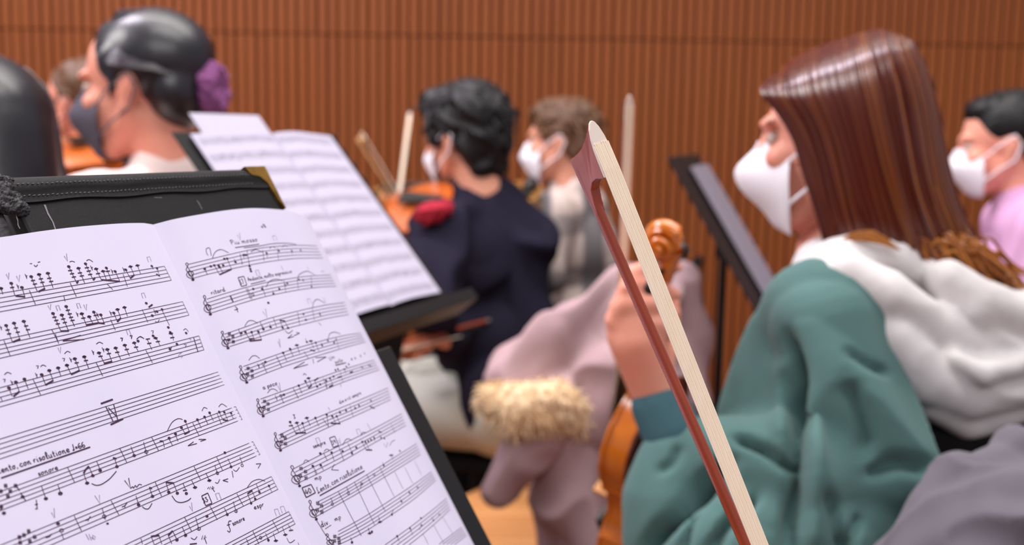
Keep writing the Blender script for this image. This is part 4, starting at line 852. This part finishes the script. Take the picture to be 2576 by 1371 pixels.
# --- music stand in the middle with the printed part
_u, _v, _n = frame(23, 40)
S2O = at(1105, 738, 1.47)+_u*.020-_v*.034
st2, u2, v2, n2 = stand(S2O, 23, 40, .345, .325, 'black music stand with white printed sheets behind the near folder', lip=.04, post_u=.3)
def sheet(name, O, u, v, n, pts_u, h, m, label, lift=None, rot=0.0):
    """loose sheet on a stand: profile (u, n) swept along v"""
    P_ = smooth_pts(pts_u, 24); vs, fs, uv = [], [], []
    for lay in (0, 1):
        for a, c in P_:
            for r in range(9): vs.append(O+u*a+v*(h*r/8+rot*(a-pts_u[0][0]))+n*(c-.0006*lay))
    k = len(P_)
    for i in range(k-1):
        for r in range(8):
            a = i*9+r; fs += [(a, a+9, a+10, a+1)]; a += k*9; fs += [(a, a+1, a+10, a+9)]
    o = mesh(name, vs, fs, m, None); me = o.data; ul = me.uv_layers.new(name='UVMap')
    for lp in me.loops:
        q = lp.vertex_index % (k*9); ul.data[lp.index].uv = ((q//9)/(k-1), (q % 9)/8)
    return tag(o, label, 'sheet music', 'printed sheets on the middle stand')
q = S2O+n2*.002+v2*.034
sheet('sheet_music', q, u2, v2, n2, [(-.165, .004), (-.155, .008), (-.12, .010), (-.07, .006), (-.022, .002)], .283, 'printed', 'right page of printed music on the middle stand, its edge towards the seated man')
sheet('sheet_music', q, u2, v2, n2, [(-.325, .002), (-.29, .005), (-.22, .010), (-.18, .009), (-.166, .004)], .283, 'printed', 'left page of printed music on the middle stand, partly behind the black folder')
sheet('sheet_music', q+v2*.020, u2, v2, n2, [(-.298, -.0002), (-.27, .0002), (-.20, .0004), (-.16, .0002)], .298, 'paper_far', 'blank topped white sheet standing up behind the printed pages')
# --- stand at the right, seen nearly edge on
S3O = at(1962, 738, 2.3)
st3, u3, v3, n3 = stand(S3O, 17, 32, .46, .36, 'black music stand seen edge-on left of the red-haired player', lip=.06)
o = sheet('sheet_music', S3O+n3*.002, u3, v3, n3, [(-.30, .003), (-.26, .006), (-.15, .007), (-.05, .004), (-.005, .004)], .33, 'paper_shaded', 'white sheet on the edge-on music stand at the right'); del o['group']

# ================= the red-haired violinist
H1 = Head(at(2108, 348, 1.22), (-.88, .46, -.06), (-.04, .02, 1), .93)
f1 = Vector((-.87, .5, 0)).normalized()
hip1 = at(2400, 1560, 1.27); N1 = at(2130, 640, 1.24)
sw = at(2055, 830, 1.11); el1 = at(2225, 1205, 1.09); wr1 = at(1648, 985, 1.135)
root1 = empty('person', (hip1.x, hip1.y, 0), 'red-haired player in green hoodie and white mask holding a violin upright', 'person')
B = MB(); H1.add(B); B.cap(H1(-.045, 0, -.14), .05, N1, .054)
rs1 = at(2230, 790, 1.42); ch1 = at(2190, 930, 1.27); be1 = at(2310, 1300, 1.27)
B.cap(sw+FWD*.04, .034, rs1, .05); B.cap(N1, .06, ch1, .09); B.cap(ch1, .095, be1, .09); B.cap(be1, .09, hip1, .10)
B.chain([sw+FWD*.04, el1, at(1810, 1155, 1.125), at(1715, 1095, 1.128), wr1], [.036, .034, .026, .025, .0265])
lr = Z.cross(f1); relb = rs1-Z*.26-f1*.02-lr*.04; rwr = Vector((hip1.x, hip1.y, .64))+f1*.36-lr*.06
B.chain([rs1, relb, rwr], [.046, .038, .026]); hand(B, rwr, f1-Z*.2, -Z, 1, (.3, .4, .3), -1)
# left hand closed round the neck of the violin
FN = [[(1578, 742, 1.10), (1588, 690, 1.095), (1645, 662, 1.10), (1702, 672, 1.125)], [(1560, 772, 1.10), (1577, 722, 1.09), (1640, 712, 1.095), (1700, 742, 1.12)],
      [(1548, 806, 1.105), (1570, 764, 1.09), (1640, 762, 1.09), (1700, 790, 1.115)], [(1552, 842, 1.11), (1586, 806, 1.095), (1648, 812, 1.095), (1700, 838, 1.115)]]
for i, fn in enumerate(FN):
    p = [at(*k) for k in fn]; B.cap(wr1.lerp(p[0], .12), .021, p[0], .0125); B.chain(p, [.0105, .0092, .0085, .0072])
B.chain([at(1655, 945, 1.13), at(1672, 880, 1.145), at(1690, 800, 1.165), at(1690, 745, 1.17)], [.018, .0135, .0105, .009])
B.chain([wr1, at(1600, 850, 1.115), at(1590, 780, 1.108)], [.027, .031, .024])
for s_ in (1, -1):
    hp = hip1+lr*.09*s_; kn = Vector((hip1.x, hip1.y, .53))+f1*.43+lr*.10*s_; an = Vector((kn.x, kn.y, .10))-f1*.03
    B.chain([hp, kn, an], [.082, .056, .036])
    t_ = MB(); t_.chain([hp, kn, kn.lerp(an, .92)], [.10, .072, .058]); t_.skin('trouser_leg', 'denim', root1, .008, 5, wrinkle(.004, 30, 3))
    sx = MB(); sx.cap(an-Z*.055-f1*.02, .042, an-Z*.062+f1*.13, .036); sx.box(an-Z*.092+f1*.06, f1, lr, Z, .13, .04, .008); sx.skin('shoe', 'black_cloth', root1, .006, 3)
B.skin('body', 'skin', root1, .0042, 4)
H1.eyes(root1); H1.mask(root1, 'mask', 1.1, .134)
# black back panel
b = MB(); b.cap(at(2215, 800, 1.25), .085, at(2290, 1050, 1.25), .105); b.cap(at(2290, 1050, 1.25), .105, at(2390, 1500, 1.26), .135); b.cap(rs1, .07, ch1, .09); b.chain([rs1, relb, rwr.lerp(relb, .1)], [.068, .06, .04]); b.skin('hoodie_back', 'black_cloth', root1, .008, 5)
# green front and sleeve with drooping cloth
g = MB()
g.chain([at(2075, 815, 1.12), at(2132, 1000, 1.10), at(2225, 1205, 1.09)], [.068, .060, .058])
g.chain([at(2050, 880, 1.17), at(2010, 1080, 1.17), at(1985, 1400, 1.16)], [.080, .092, .105])
g.chain([at(2225, 1205, 1.09), at(2010, 1190, 1.085), at(1820, 1160, 1.105), at(1715, 1105, 1.12)], [.060, .064, .056, .036])
g.chain([at(1700, 1150, 1.115), at(1690, 1260, 1.105), at(1705, 1420, 1.10)], [.042, .048, .055])
g.chain([at(2100, 1330, 1.09), at(1900, 1330, 1.085), at(1760, 1330, 1.09)], [.075, .07, .06])
g.chain([at(2190, 1250, 1.09), at(2140, 1420, 1.10)], [.056, .07])
g.chain([at(2035, 785, 1.15), at(2150, 780, 1.20)], [.048, .07])
NRM1 = -FWD
def fold1(co):
    """drawn folds: long soft grooves running along the sleeve"""
    out = wrinkle(.0065, 30, 21, (1.2, 1.2, .5))(co)
    q = co-np.array(CAM); zz = q @ np.array(FWD); px = IMG_W/2+FPX*(q @ np.array(RIGHT))/zz; py = IMG_H/2-FPX*(q @ np.array(UP))/zz; pp = np.stack([px, py], 1)
    near = np.clip((1.17-zz)/.04, 0, 1)          # only the side of the sleeve that carries these folds
    for pts, w_, dep in FOLDS:
        P_ = smooth_pts(pts, 14); dm = np.full(len(co), 1e9); tm = np.zeros(len(co))
        for i in range(13):
            a_, b_ = P_[i], P_[i+1]; ab = b_-a_; t = np.clip(((pp-a_) @ ab)/(ab @ ab), 0, 1); d = np.linalg.norm(pp-(a_+t[:, None]*ab), axis=1)
            m_ = d < dm; dm[m_] = d[m_]; tm[m_] = (i+t[m_])/13
        out += -dep*np.exp(-(dm/w_)**2)*np.minimum(1, 4*np.minimum(tm+.05, 1.12-tm))*near
    return out
FOLDS = [([(1972, 845), (2000, 930), (2014, 1010), (2005, 1120), (2000, 1240), (1992, 1390)], 19, .032), ([(1850, 1090), (1920, 1122), (1990, 1185)], 12, .028), ([(1835, 1160), (1760, 1230), (1680, 1310), (1610, 1390)], 20, .042), ([(1900, 1245), (1835, 1310), (1790, 1390)], 13, .030),
         ([(2130, 880), (2185, 915), (2245, 935)], 11, .010), ([(2130, 955), (2160, 1040), (2185, 1130)], 24, .014), ([(2190, 1195), (2260, 1165), (2340, 1180)], 20, .018), ([(2075, 1230), (2100, 1310), (2120, 1390)], 14, .016), ([(2170, 1290), (2120, 1390)], 14, .012), ([(1745, 1290), (1720, 1390)], 10, .014),
         ([(2045, 960), (2052, 1150), (2045, 1390)], 22, -.010), ([(1960, 900), (1960, 1100)], 22, -.008), ([(1710, 1110), (1690, 1160), (1650, 1180)], 12, .008)]
g.skin('hoodie_sleeve', 'green', root1, .0048, 5, fold1)
c = MB(); c.chain([at(1658, 1022, 1.13), at(1690, 1085, 1.125)], [.031, .034]); c.skin('cuff', 'green_dark', root1, .004, 3)
# pale hood hanging on the back
hdm = MB()
for pts, r in (([(2040, 690, 1.13), (2100, 655, 1.13), (2200, 648, 1.15), (2320, 672, 1.17), (2450, 712, 1.20), (2620, 790, 1.22)], .026), ([(2042, 705, 1.12), (2130, 690, 1.11), (2230, 745, 1.10), (2330, 822, 1.12), (2450, 865, 1.14), (2620, 860, 1.18)], .027),
               ([(2055, 712, 1.12), (2150, 750, 1.12), (2240, 850, 1.10), (2330, 955, 1.11), (2430, 1000, 1.13), (2620, 955, 1.17)], .027), ([(2150, 775, 1.14), (2250, 880, 1.125), (2345, 1010, 1.13), (2430, 1058, 1.15), (2520, 1042, 1.17), (2620, 1000, 1.2)], .020),
               ([(2380, 700, 1.13), (2450, 760, 1.13), (2540, 790, 1.15), (2640, 780, 1.17)], .028), ([(2400, 905, 1.10), (2470, 935, 1.10), (2540, 925, 1.12), (2640, 900, 1.15)], .014)):
    q = [at(*k) for k in pts]; hdm.chain(q, [r*.8]+[r]*(len(q)-2)+[r])
hdm.cap(at(2160, 720, 1.19), .05, at(2480, 880, 1.24), .06); hdm.cap(at(2330, 900, 1.19), .045, at(2580, 940, 1.24), .06); hdm.cap(at(2080, 680, 1.2), .04, at(2330, 690, 1.25), .05)
hdm.cap(at(2060, 700, 1.30), .03, at(2200, 680, 1.34), .04)
hdm.skin('hood', 'hood', root1, .0042, 6, wrinkle(.0022, 40, 9, (1, 1, 1)))
# long auburn hair: guides from the parting to the shoulders
GA = [0, .25, .5, .75, 1]
GD = [[(1950, 190), (1916, 226), (1962, 285), (2000, 352), (2022, 430), (2050, 520), (2078, 625)], [(2012, 140), (2018, 235), (2062, 325), (2090, 420), (2112, 510), (2135, 590), (2155, 660)],
      [(2115, 102), (2130, 210), (2160, 320), (2186, 420), (2212, 510), (2240, 600), (2265, 680)], [(2215, 78), (2248, 195), (2272, 310), (2292, 410), (2315, 500), (2350, 590), (2385, 670)], [(2298, 108), (2338, 200), (2362, 300), (2380, 400), (2405, 490), (2440, 570), (2480, 640)]]
GS = np.array([smooth_pts(g_, 20) for g_ in GD])      # 5 x 20 x 2
def hair_at(a, t, side, off=0.0):
    k = min(int(a*4), 3); f = a*4-k
    i0, i3 = max(k-1, 0), min(k+2, 4); ti = t*19; j = min(int(ti), 18); ft = ti-j
    c4 = [GS[i][j]*(1-ft)+GS[i][j+1]*ft for i in (i0, k, k+1, i3)]
    p = .5*((2*c4[1])+(-c4[0]+c4[2])*f+(2*c4[0]-5*c4[1]+4*c4[2]-c4[3])*f*f+(-c4[0]+3*c4[1]-3*c4[2]+c4[3])*f**3)
    Wt = .095*(1-math.exp(-(t*19+.35)/1.5))*(1-.12*t); Ba = math.sqrt(max(0, 1-(max(0, a-.42)/.58)**2.2))*(.80+.2*min(1, a/.35))
    return at(p[0], p[1], 1.225+(.03-.075*a)*(1-.6*t)+side*(Wt*Ba+off)+.006*t)
vs, fs = [], []; NA, NT = 28, 24
cols = [(i/NA, -1) for i in range(NA+1)]+[(i/NA, 1) for i in range(NA, -1, -1)]
for a, s_ in cols:
    for j in range(NT+1): vs.append(hair_at(a*.985+.006, j/NT, s_, -.006))
for i in range(len(cols)-1):
    for j in range(NT): fs.append((i*(NT+1)+j, i*(NT+1)+j+1, (i+1)*(NT+1)+j+1, (i+1)*(NT+1)+j))
ho = mesh('long_hair', vs, fs, 'hair_auburn', root1)
paths, rad, tone = [], [], []
for i in range(620):
    a = RNG.random(); s_ = -1 if RNG.random() < .72 else 1; da = RNG.normal()*.018; t1 = .80+.2*RNG.random(); ofs = RNG.normal()*.0022; ph = RNG.random()*6
    paths.append([hair_at(min(1, max(0, a+da*j/17+.006*math.sin(j*.5+ph)*j/17)), t1*j/17, s_, ofs-.001) for j in range(18)]); rad.append(.0016+.0022*RNG.random())
    tone.append(min(1, max(0, RNG.random()**3*(.30+1.1*max(0, a-.35)))))
strands('hair_locks', 'hair_auburn', ho, paths, rad, 5, tone)
# loose golden ends curling over the hood
paths, tone = [], []
for i in range(190):
    a = RNG.random(); x0, y0 = 2245+190*a+RNG.normal()*10, 610+30*a+RNG.normal()*12; dd = 1.155+.04*RNG.random()
    ex, ey = x0+70+150*a*RNG.random()+20*RNG.random(), 655+70*a+RNG.normal()*16; hgt = 18+45*RNG.random(); ph = RNG.random()*6; cu = 3+8*RNG.random()
    p = smooth_pts([(x0, y0, dd), (x0+(ex-x0)*.3, min(y0, ey)-hgt*.35, dd-.015), (x0+(ex-x0)*.7, ey-hgt*.6, dd-.012), (ex, ey, dd+.005)], 16)
    paths.append([at(k[0]+cu*math.sin(j*.8+ph), k[1]+cu*math.cos(j*.8+ph), k[2]) for j, k in enumerate(p)]); tone.append(RNG.random())
strands('curled_ends', 'hair_golden', ho, paths, .0019, 5, tone)
paths = []
for i in range(60):
    a = RNG.random(); paths.append([at(*k) for k in smooth_pts([(2095+30*a, 652, 1.125), (2125+25*a, 600-8*a+8*RNG.random(), 1.118), (2175+25*a, 582+24*RNG.random(), 1.116), (2240+25*a, 615+14*a, 1.125)], 10)])
strands('curled_ends', 'hair_golden', ho, paths, .0018, 5)
chair((hip1.x, hip1.y), f1, 'black chair under the red-haired player in green')
# her violin and bow
sc_top = at(1664, 552, 1.05+.03)
axv = (RIGHT*.02-UP*.80+FWD*.58).normalized()
vb = sc_top+axv*.592
back_n = RIGHT*.74-FWD*.62
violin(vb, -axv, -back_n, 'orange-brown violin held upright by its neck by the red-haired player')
b0, b1 = at(1583, 268, 1.10), at(1557, 935, 1.24)
bow(b0, b1-b0, -FWD+RIGHT*.05+UP*.2, 'pale-haired bow held upright beside the scroll of the near violin', L=.735)

# grey coat over the chair back at the lower right
cc = at(2560, 1180, .95)
chf = Vector((.6, -.8, 0)); chair((cc.x+.20, cc.y-.17), chf, 'black chair at the lower right with a grey coat over its back')
g = MB()
for pts, r in (([(2250, 1420, .93), (2330, 1270, .93), (2410, 1180, .94), (2500, 1140, .95), (2640, 1125, .97)], [.030, .030, .030, .030, .03]), ([(2330, 1440, .90), (2400, 1330, .90), (2480, 1250, .91), (2640, 1200, .93)], [.05, .045, .04, .04]), ([(2470, 1440, .88), (2520, 1330, .88), (2640, 1290, .90)], [.06, .055, .06]), ([(2330, 1480, .95), (2640, 1400, .97)], [.07, .09])):
    g.chain([at(k[0]+40, k[1]+28, k[2]) for k in pts], r)
def foldc(co): return wrinkle(.007, 42, 31, (1.3, 1.3, .6))(co)
gc = g.skin('grey_coat', 'grey_coat', None, .0045, 4, foldc); tag(gc, 'crumpled grey coat heaped over a chair back at the lower right', 'coat')

# ================= man in the middle in a navy jumper
H3 = Head(at(1165, 348, 2.5), (-.80, .58, -.12), (0, 0, 1), 1.0)
hip3 = at(1290, 985, 2.5); hip3.z = .56; N3 = at(1195, 490, 2.53)
P3, _, sh3, f3, l3 = person('man with thick black hair in a navy jumper playing behind the middle stand', H3, (-.93, .36), hip3, {
    'L': (at(1075, 770, 2.25), at(930, 650, 2.28), UP-RIGHT*.2, RIGHT*.6+FWD, (.7, .8, .6)), 'R': (at(1215, 830, 2.55), at(1125, 852, 2.32), -RIGHT-UP*.15, -UP, (.5, .6, .4))}, ('skin_b', 'navy', 'sage'), .0075, 1.6, neck=N3, shw=.185, drop=.085, extra=((at(1310, 640, 2.48), .078, at(1300, 880, 2.48), .09), (at(1185, 505, 2.47), .052, at(1255, 510, 2.50), .055), (at(1250, 520, 2.48), .06, at(1330, 620, 2.48), .08)))
b = MB(); b.ball(H3(-.022, 0, .046), (.112, .094, .092), H3.R); b.ball(H3(-.062, 0, -.015), (.062, .082, .075), H3.R); b.ball(H3(.045, 0, .088), (.06, .07, .045), H3.R); b.ball(H3(-.07, 0, -.075), (.035, .055, .03), H3.R)
for q in (-1, 1): b.ball(H3(.03, q*.062, .03), (.035, .02, .05), H3.R)
ho = b.skin('hair', 'hair_black', P3, .006, 3, wrinkle(.006, 70, 4, (1, 1, 1)))
def tufts(hd, n, rng, m, root, ln=.03, r=.003):
    paths = []
    for i in range(n):
        th, ph = rng[0]+(rng[1]-rng[0])*RNG.random(), math.pi*2*RNG.random(); c_ = (-.022, 0, .04)
        d = Vector((math.sin(th)*math.cos(ph), math.sin(th)*math.sin(ph), math.cos(th)))
        if d.x > .55 and d.z < .55: continue
        p = [(c_[0]+.108*d.x*k, .09*d.y*k, c_[2]+.09*d.z*k) for k in (.97, 1.03, 1.05)]; tw = RNG.normal()*.012
        paths.append([hd(p[0][0], p[0][1], p[0][2]), hd(p[1][0]+.012*(1 if d.x > 0 else -.2), p[1][1]+tw, p[1][2]-.002), hd(p[2][0]+ln*(.6 if d.x > 0 else -.4), p[2][1]+tw*2, p[2][2]-.02)])
    return strands('hair_locks', m, root, paths, r)
tufts(H3, 260, (.1, 1.9), 'hair_black', ho)
H3.mask(P3, 'mask', 1.6, .126)
chair((hip3.x, hip3.y+.11), f3, 'black chair under the man in the navy jumper')
vb3 = at(1135, 528, 2.40); violin(vb3, -RIGHT*.92+FWD*.36-UP*.06, UP*.75-FWD*.6, 'orange violin under the chin of the man in navy', 'violin_far', 'violin_far', rest=False)
rc = MB(); rc.ball(at(1082, 538, 2.285), (.040, .022, .024), Matrix.Rotation(-.35, 3, 'Y')); rc.ball(at(1112, 528, 2.31), (.028, .02, .022)); rc_o = rc.skin('shoulder_cloth', 'red', None, .004, 3, wrinkle(.004, 110, 7)); tag(rc_o, 'red shoulder cloth beneath the violin of the man in navy', 'cloth')
bow(at(1195, 838, 2.33)+(at(900, 905, 2.1)-at(1195, 838, 2.33)).normalized()*.70, at(1195, 838, 2.33)-at(900, 905, 2.1), -UP, 'bow lying level in the right hand of the man in navy')
bow(at(1030, 292, 2.75), at(995, 560, 2.65)-at(1030, 292, 2.75), -FWD+RIGHT*.3, 'pale bow standing tilted between the middle stand and the man in navy')
bow(at(915, 340, 2.9), at(1010, 500, 2.85)-at(915, 340, 2.9), -UP*.2+RIGHT, 'ochre wooden bow slanting above the middle stand', stick='ochre')

# ================= man in the checked shirt further back
H4 = Head(at(1408, 358, 2.95), (-.96, .26, -.04), (0, 0, 1), .97)
hip4 = at(1500, 960, 3.0); hip4.z = .56; N4 = at(1432, 500, 2.97)
P4, _, sh4, f4, l4 = person('brown-haired man in a grey checked shirt and white mask', H4, (-.96, .26), hip4, {
    'L': (at(1350, 690, 2.75), at(1270, 600, 2.7), UP*.7-RIGHT, RIGHT*.5+FWD, (.7, .8, .6)), 'R': (at(1480, 760, 3.1), at(1360, 790, 2.95), -RIGHT, -UP, (.4, .5, .4))}, ('skin_b', 'plaid', 'denim'), .0085, 1.5, neck=N4, shw=.19)
b = MB(); b.ball(H4(-.025, 0, .046), (.103, .082, .084), H4.R); b.ball(H4(-.062, 0, -.012), (.052, .072, .065), H4.R); b.ball(H4(.02, 0, .085), (.065, .06, .042), H4.R)
ho = b.skin('hair', 'hair_brown', P4, .006, 3, wrinkle(.004, 80, 6)); tufts(H4, 150, (.1, 1.8), 'hair_brown', ho, .02, .0025)
H4.mask(P4, 'mask', 1.7, .124); chair((hip4.x, hip4.y), f4, 'black chair under the man in the checked shirt')
violin(at(1350, 515, 2.72), -RIGHT*.85+FWD*.45+UP*.10, UP*.8-FWD*.5, 'brown violin held by the man in the checked shirt', 'ochre', 'ochre')

# ================= player at the right edge in lilac
H2 = Head(at(2518, 366, 2.45), (-.94, .30, -.12), (0, 0, 1), .98)
hip2 = at(2660, 1010, 2.5); hip2.z = .56
P2, _, sh2, f2, l2 = person('dark-haired player in lilac shirt and white mask at the right edge', H2, (-.94, .3), hip2, {
    'L': (at(2560, 800, 2.3), at(2450, 800, 2.3), -RIGHT, -UP, (.5, .6, .4)), 'R': (at(2680, 800, 2.7), at(2520, 830, 2.65), -RIGHT, -UP, (.5, .6, .4))}, ('skin', 'lilac', 'denim'), .0085, 1.3, shw=.17)
b = MB(); b.ball(H2(-.03, 0, .048), (.100, .083, .083), H2.R); b.ball(H2(-.075, 0, -.01), (.05, .072, .07), H2.R); b.ball(H2(-.125, 0, -.005), .04)
b.ball(H2(.02, 0, .088), (.06, .06, .036), H2.R); ho = b.skin('hair', 'hair_black', P2, .006, 4); H2.mask(P2, 'mask', 1.5, .126)
tufts(H2, 120, (.1, 1.5), 'hair_black', ho, .03, .0025); chair((hip2.x, hip2.y), f2, 'black chair under the player in lilac')

# ================= woman at the left with the purple scrunchie
H5 = Head(at(352, 222, 1.74), (-1, .10, -.05), (0, 0, 1), 1.0)
hip5 = at(520, 900, 1.78); hip5.z = .58; N5 = at(425, 450, 1.77)
P5, _, sh5, f5, l5 = person('woman with black hair tied in a purple scrunchie and dark grey mask', H5, (-.93, .36), hip5, {
    'L': (at(330, 800, 1.55), at(220, 760, 1.6), -RIGHT, FWD, (.5, .6, .4)), 'R': (at(520, 800, 2.0), at(330, 830, 1.95), -RIGHT, -UP, (.4, .5, .4))}, ('skin', 'peach', 'denim'), .006, 1.0, neck=N5, shw=.16)
b = MB(); b.ball(H5(-.030, 0, .046), (.103, .084, .086), H5.R); b.ball(H5(-.070, 0, -.006), (.052, .074, .066), H5.R); b.ball(H5(.010, 0, .084), (.052, .058, .034), H5.R)
for q in (-1, 1): b.ball(H5(.006, q*.066, .040), (.034, .014, .034), H5.R); b.cap(H5(.012, q*.072, .02), .008, H5(.016, q*.074, -.02), .004)
ho = b.skin('hair', 'hair_gloss', P5, .005, 5)
paths = []
for i in range(240):
    q = -1 if RNG.random() < .3 else 1; z0 = RNG.random(); xs = .052-.012*z0
    paths.append([H5(*k) for k in smooth_pts([(xs-.01, q*.060*(1-.7*z0), .05+.062*z0), (.0, q*.082*(1-.55*z0**2), .04+.094*z0-.01), (-.07, q*.078*(1-.5*z0), .02+.085*z0), (-.118, q*.022, -.005+.03*z0)], 9)])
strands('hair_locks', 'hair_gloss', ho, paths, .0028)
b = MB()
for i in range(16):
    a = i*math.pi/8; c_ = H5(-.128, .026*math.cos(a), -.006+.028*math.sin(a)); b.ball(c_, .017+.003*math.sin(i*2.3))
b.ball(H5(-.128, 0, -.006), (.014, .03, .03), H5.R); b.skin('scrunchie', 'scrunchie', P5, .004, 2, wrinkle(.003, 160, 3)); H5.mask(P5, 'mask_grey', 1.6, .130)
chair((hip5.x, hip5.y), f5, 'black chair under the woman with the purple scrunchie')

# ================= player behind her, and the dark-haired one at the edge
H6 = Head(at(200, 262, 2.75), (-.94, .33, -.05), (0, 0, 1), .95)
hip6 = at(320, 930, 2.8); hip6.z = .56
P6, _, sh6, f6, l6 = person('violinist half hidden behind the woman with the scrunchie', H6, (-.95, .3), hip6, {
    'L': (at(170, 520, 2.55), at(120, 430, 2.55), UP-RIGHT*.3, RIGHT*.5+FWD, (.7, .8, .6)), 'R': (at(330, 700, 3.0), at(180, 700, 2.95), -RIGHT, -UP, (.5, .5, .5))}, ('skin', 'teal_dark', 'denim'), .009, 1.2)
b = MB(); b.ball(H6(-.030, 0, .044), (.098, .080, .080), H6.R); b.ball(H6(-.065, 0, -.01), (.05, .068, .06), H6.R); b.skin('hair', 'hair_brown', P6, .006, 3, wrinkle(.004, 70, 2)); H6.mask(P6, 'mask_grey', 1.6, .122)
chair((hip6.x, hip6.y), f6, 'black chair under the half hidden violinist')
vx = at(285, 372, 2.66)
violin(vx, at(60, 430, 2.50)-vx, UP*.8-FWD*.55, 'bright orange violin behind the woman with the scrunchie', 'violin_far', 'violin_far')
H7 = Head(at(-75, 385, 1.36), (-.75, .66, -.05), (0, 0, 1), 1.0)
hip7 = at(-50, 1100, 1.34); hip7.z = .56
P7, _, sh7, f7, l7 = person('player with long straight black hair at the left edge', H7, (-.75, .66), hip7, {
    'L': (at(-240, 900, 1.3), at(-330, 930, 1.5), -RIGHT, -UP, (.5, .5, .5)), 'R': (at(0, 880, 1.40), at(-170, 930, 1.5), -RIGHT, -UP, (.5, .5, .5))}, ('skin', 'black_cloth', 'denim'), .009, 1.0, shw=.15)
b = MB(); b.ball(H7(-.028, 0, .042), (.108, .092, .088), H7.R); b.chain([H7(-.065, 0, .02), H7(-.080, .0, -.12), H7(-.075, 0, -.33)], [.078, .082, .07]); b.cap(H7(-.03, .05, -.04), .045, H7(-.06, .06, -.2), .04); b.cap(H7(-.03, -.05, -.04), .045, H7(-.06, -.06, -.2), .04)
ho = b.skin('long_hair', 'hair_gloss', P7, .006, 5)
paths = []
for i in range(260):
    ph = math.pi*(.30+1.4*RNG.random()); w_ = .9+.12*RNG.random()
    paths.append([H7(*k) for k in smooth_pts([(-.02+.01*math.cos(ph), .02*math.sin(ph), .132), (-.028+.095*math.cos(ph)*.75, .082*math.sin(ph), .09), (-.04+.092*math.cos(ph)*w_, .092*math.sin(ph)*w_, .0), (-.07+.075*math.cos(ph)*w_, .082*math.sin(ph), -.15), (-.072+.066*math.cos(ph), .07*math.sin(ph), -.36)], 12)])
strands('hair_locks', 'hair_gloss', ho, paths, .003)
chair((hip7.x, hip7.y), f7, 'black chair under the player at the left edge')

# ================= wooden-seated chair with the mauve parka
cs = Vector((.045, 2.09, at(1310, 1305, 2.08).z)); ch = chair((cs.x, cs.y), (-.85, .53), 'chair with tan wooden seat under the mauve parka', 'tan_wood', cs.z-.035, True, .36)
pk = empty('parka', (cs.x, cs.y, 0), 'mauve parka with beige fur trim draped over the wooden-seated chair', 'coat')
g = MB()
for pts, r in (([(1585, 745, 2.0), (1460, 830, 1.98), (1320, 940, 1.97)], [.05, .06, .055]), ([(1600, 760, 2.02), (1540, 900, 2.0), (1480, 1050, 1.99)], [.06, .10, .085]), ([(1690, 720, 2.06), (1700, 850, 2.06), (1720, 1000, 2.06)], [.05, .062, .06]), ([(1640, 760, 2.04), (1620, 1000, 2.04), (1560, 1250, 2.04)], [.06, .085, .08]),
               ([(1460, 1080, 1.98), (1440, 1240, 1.97), (1480, 1420, 1.97)], [.065, .068, .075]), ([(1380, 1000, 1.98), (1420, 1100, 1.98)], [.08, .06]), ([(1400, 860, 1.96), (1300, 960, 1.95)], [.05, .05])): g.chain([at(k[0], k[1], k[2]-.12) for k in pts], r)
g.skin('coat_shell', 'mauve', pk, .006, 5, wrinkle(.015, 30, 14, (1.1, 1.1, .7)))
s = MB(); s.chain([at(1365, 1085, 1.81), at(1310, 1160, 1.80), at(1252, 1235, 1.80)], [.050, .044, .028]); s.skin('sleeve', 'mauve', pk, .006, 4, wrinkle(.006, 40, 15))
fu = MB(); fu.chain([at(1240, 1010, 1.78), at(1310, 1030, 1.76), at(1400, 1020, 1.77), at(1455, 1055, 1.80)], [.030, .045, .040, .030]); fo_ = fu.skin('fur_trim', 'fur', pk, .005, 2, wrinkle(.004, 95, 16))
paths = []
vv_ = fo_.data.vertices; idx = RNG.choice(len(vv_), 900)
for i in idx:
    p = vv_[int(i)].co.copy(); n = vv_[int(i)].normal; d = Vector(RNG.normal(size=3)*.4)+Vector(n)-Z*.3; paths.append([p, p+d.normalized()*.009, p+(d.normalized()*.015-Z*.004)])
tag(strands('fur_hairs', 'fur', fo_, paths, .0012, 4), kind='stuff')
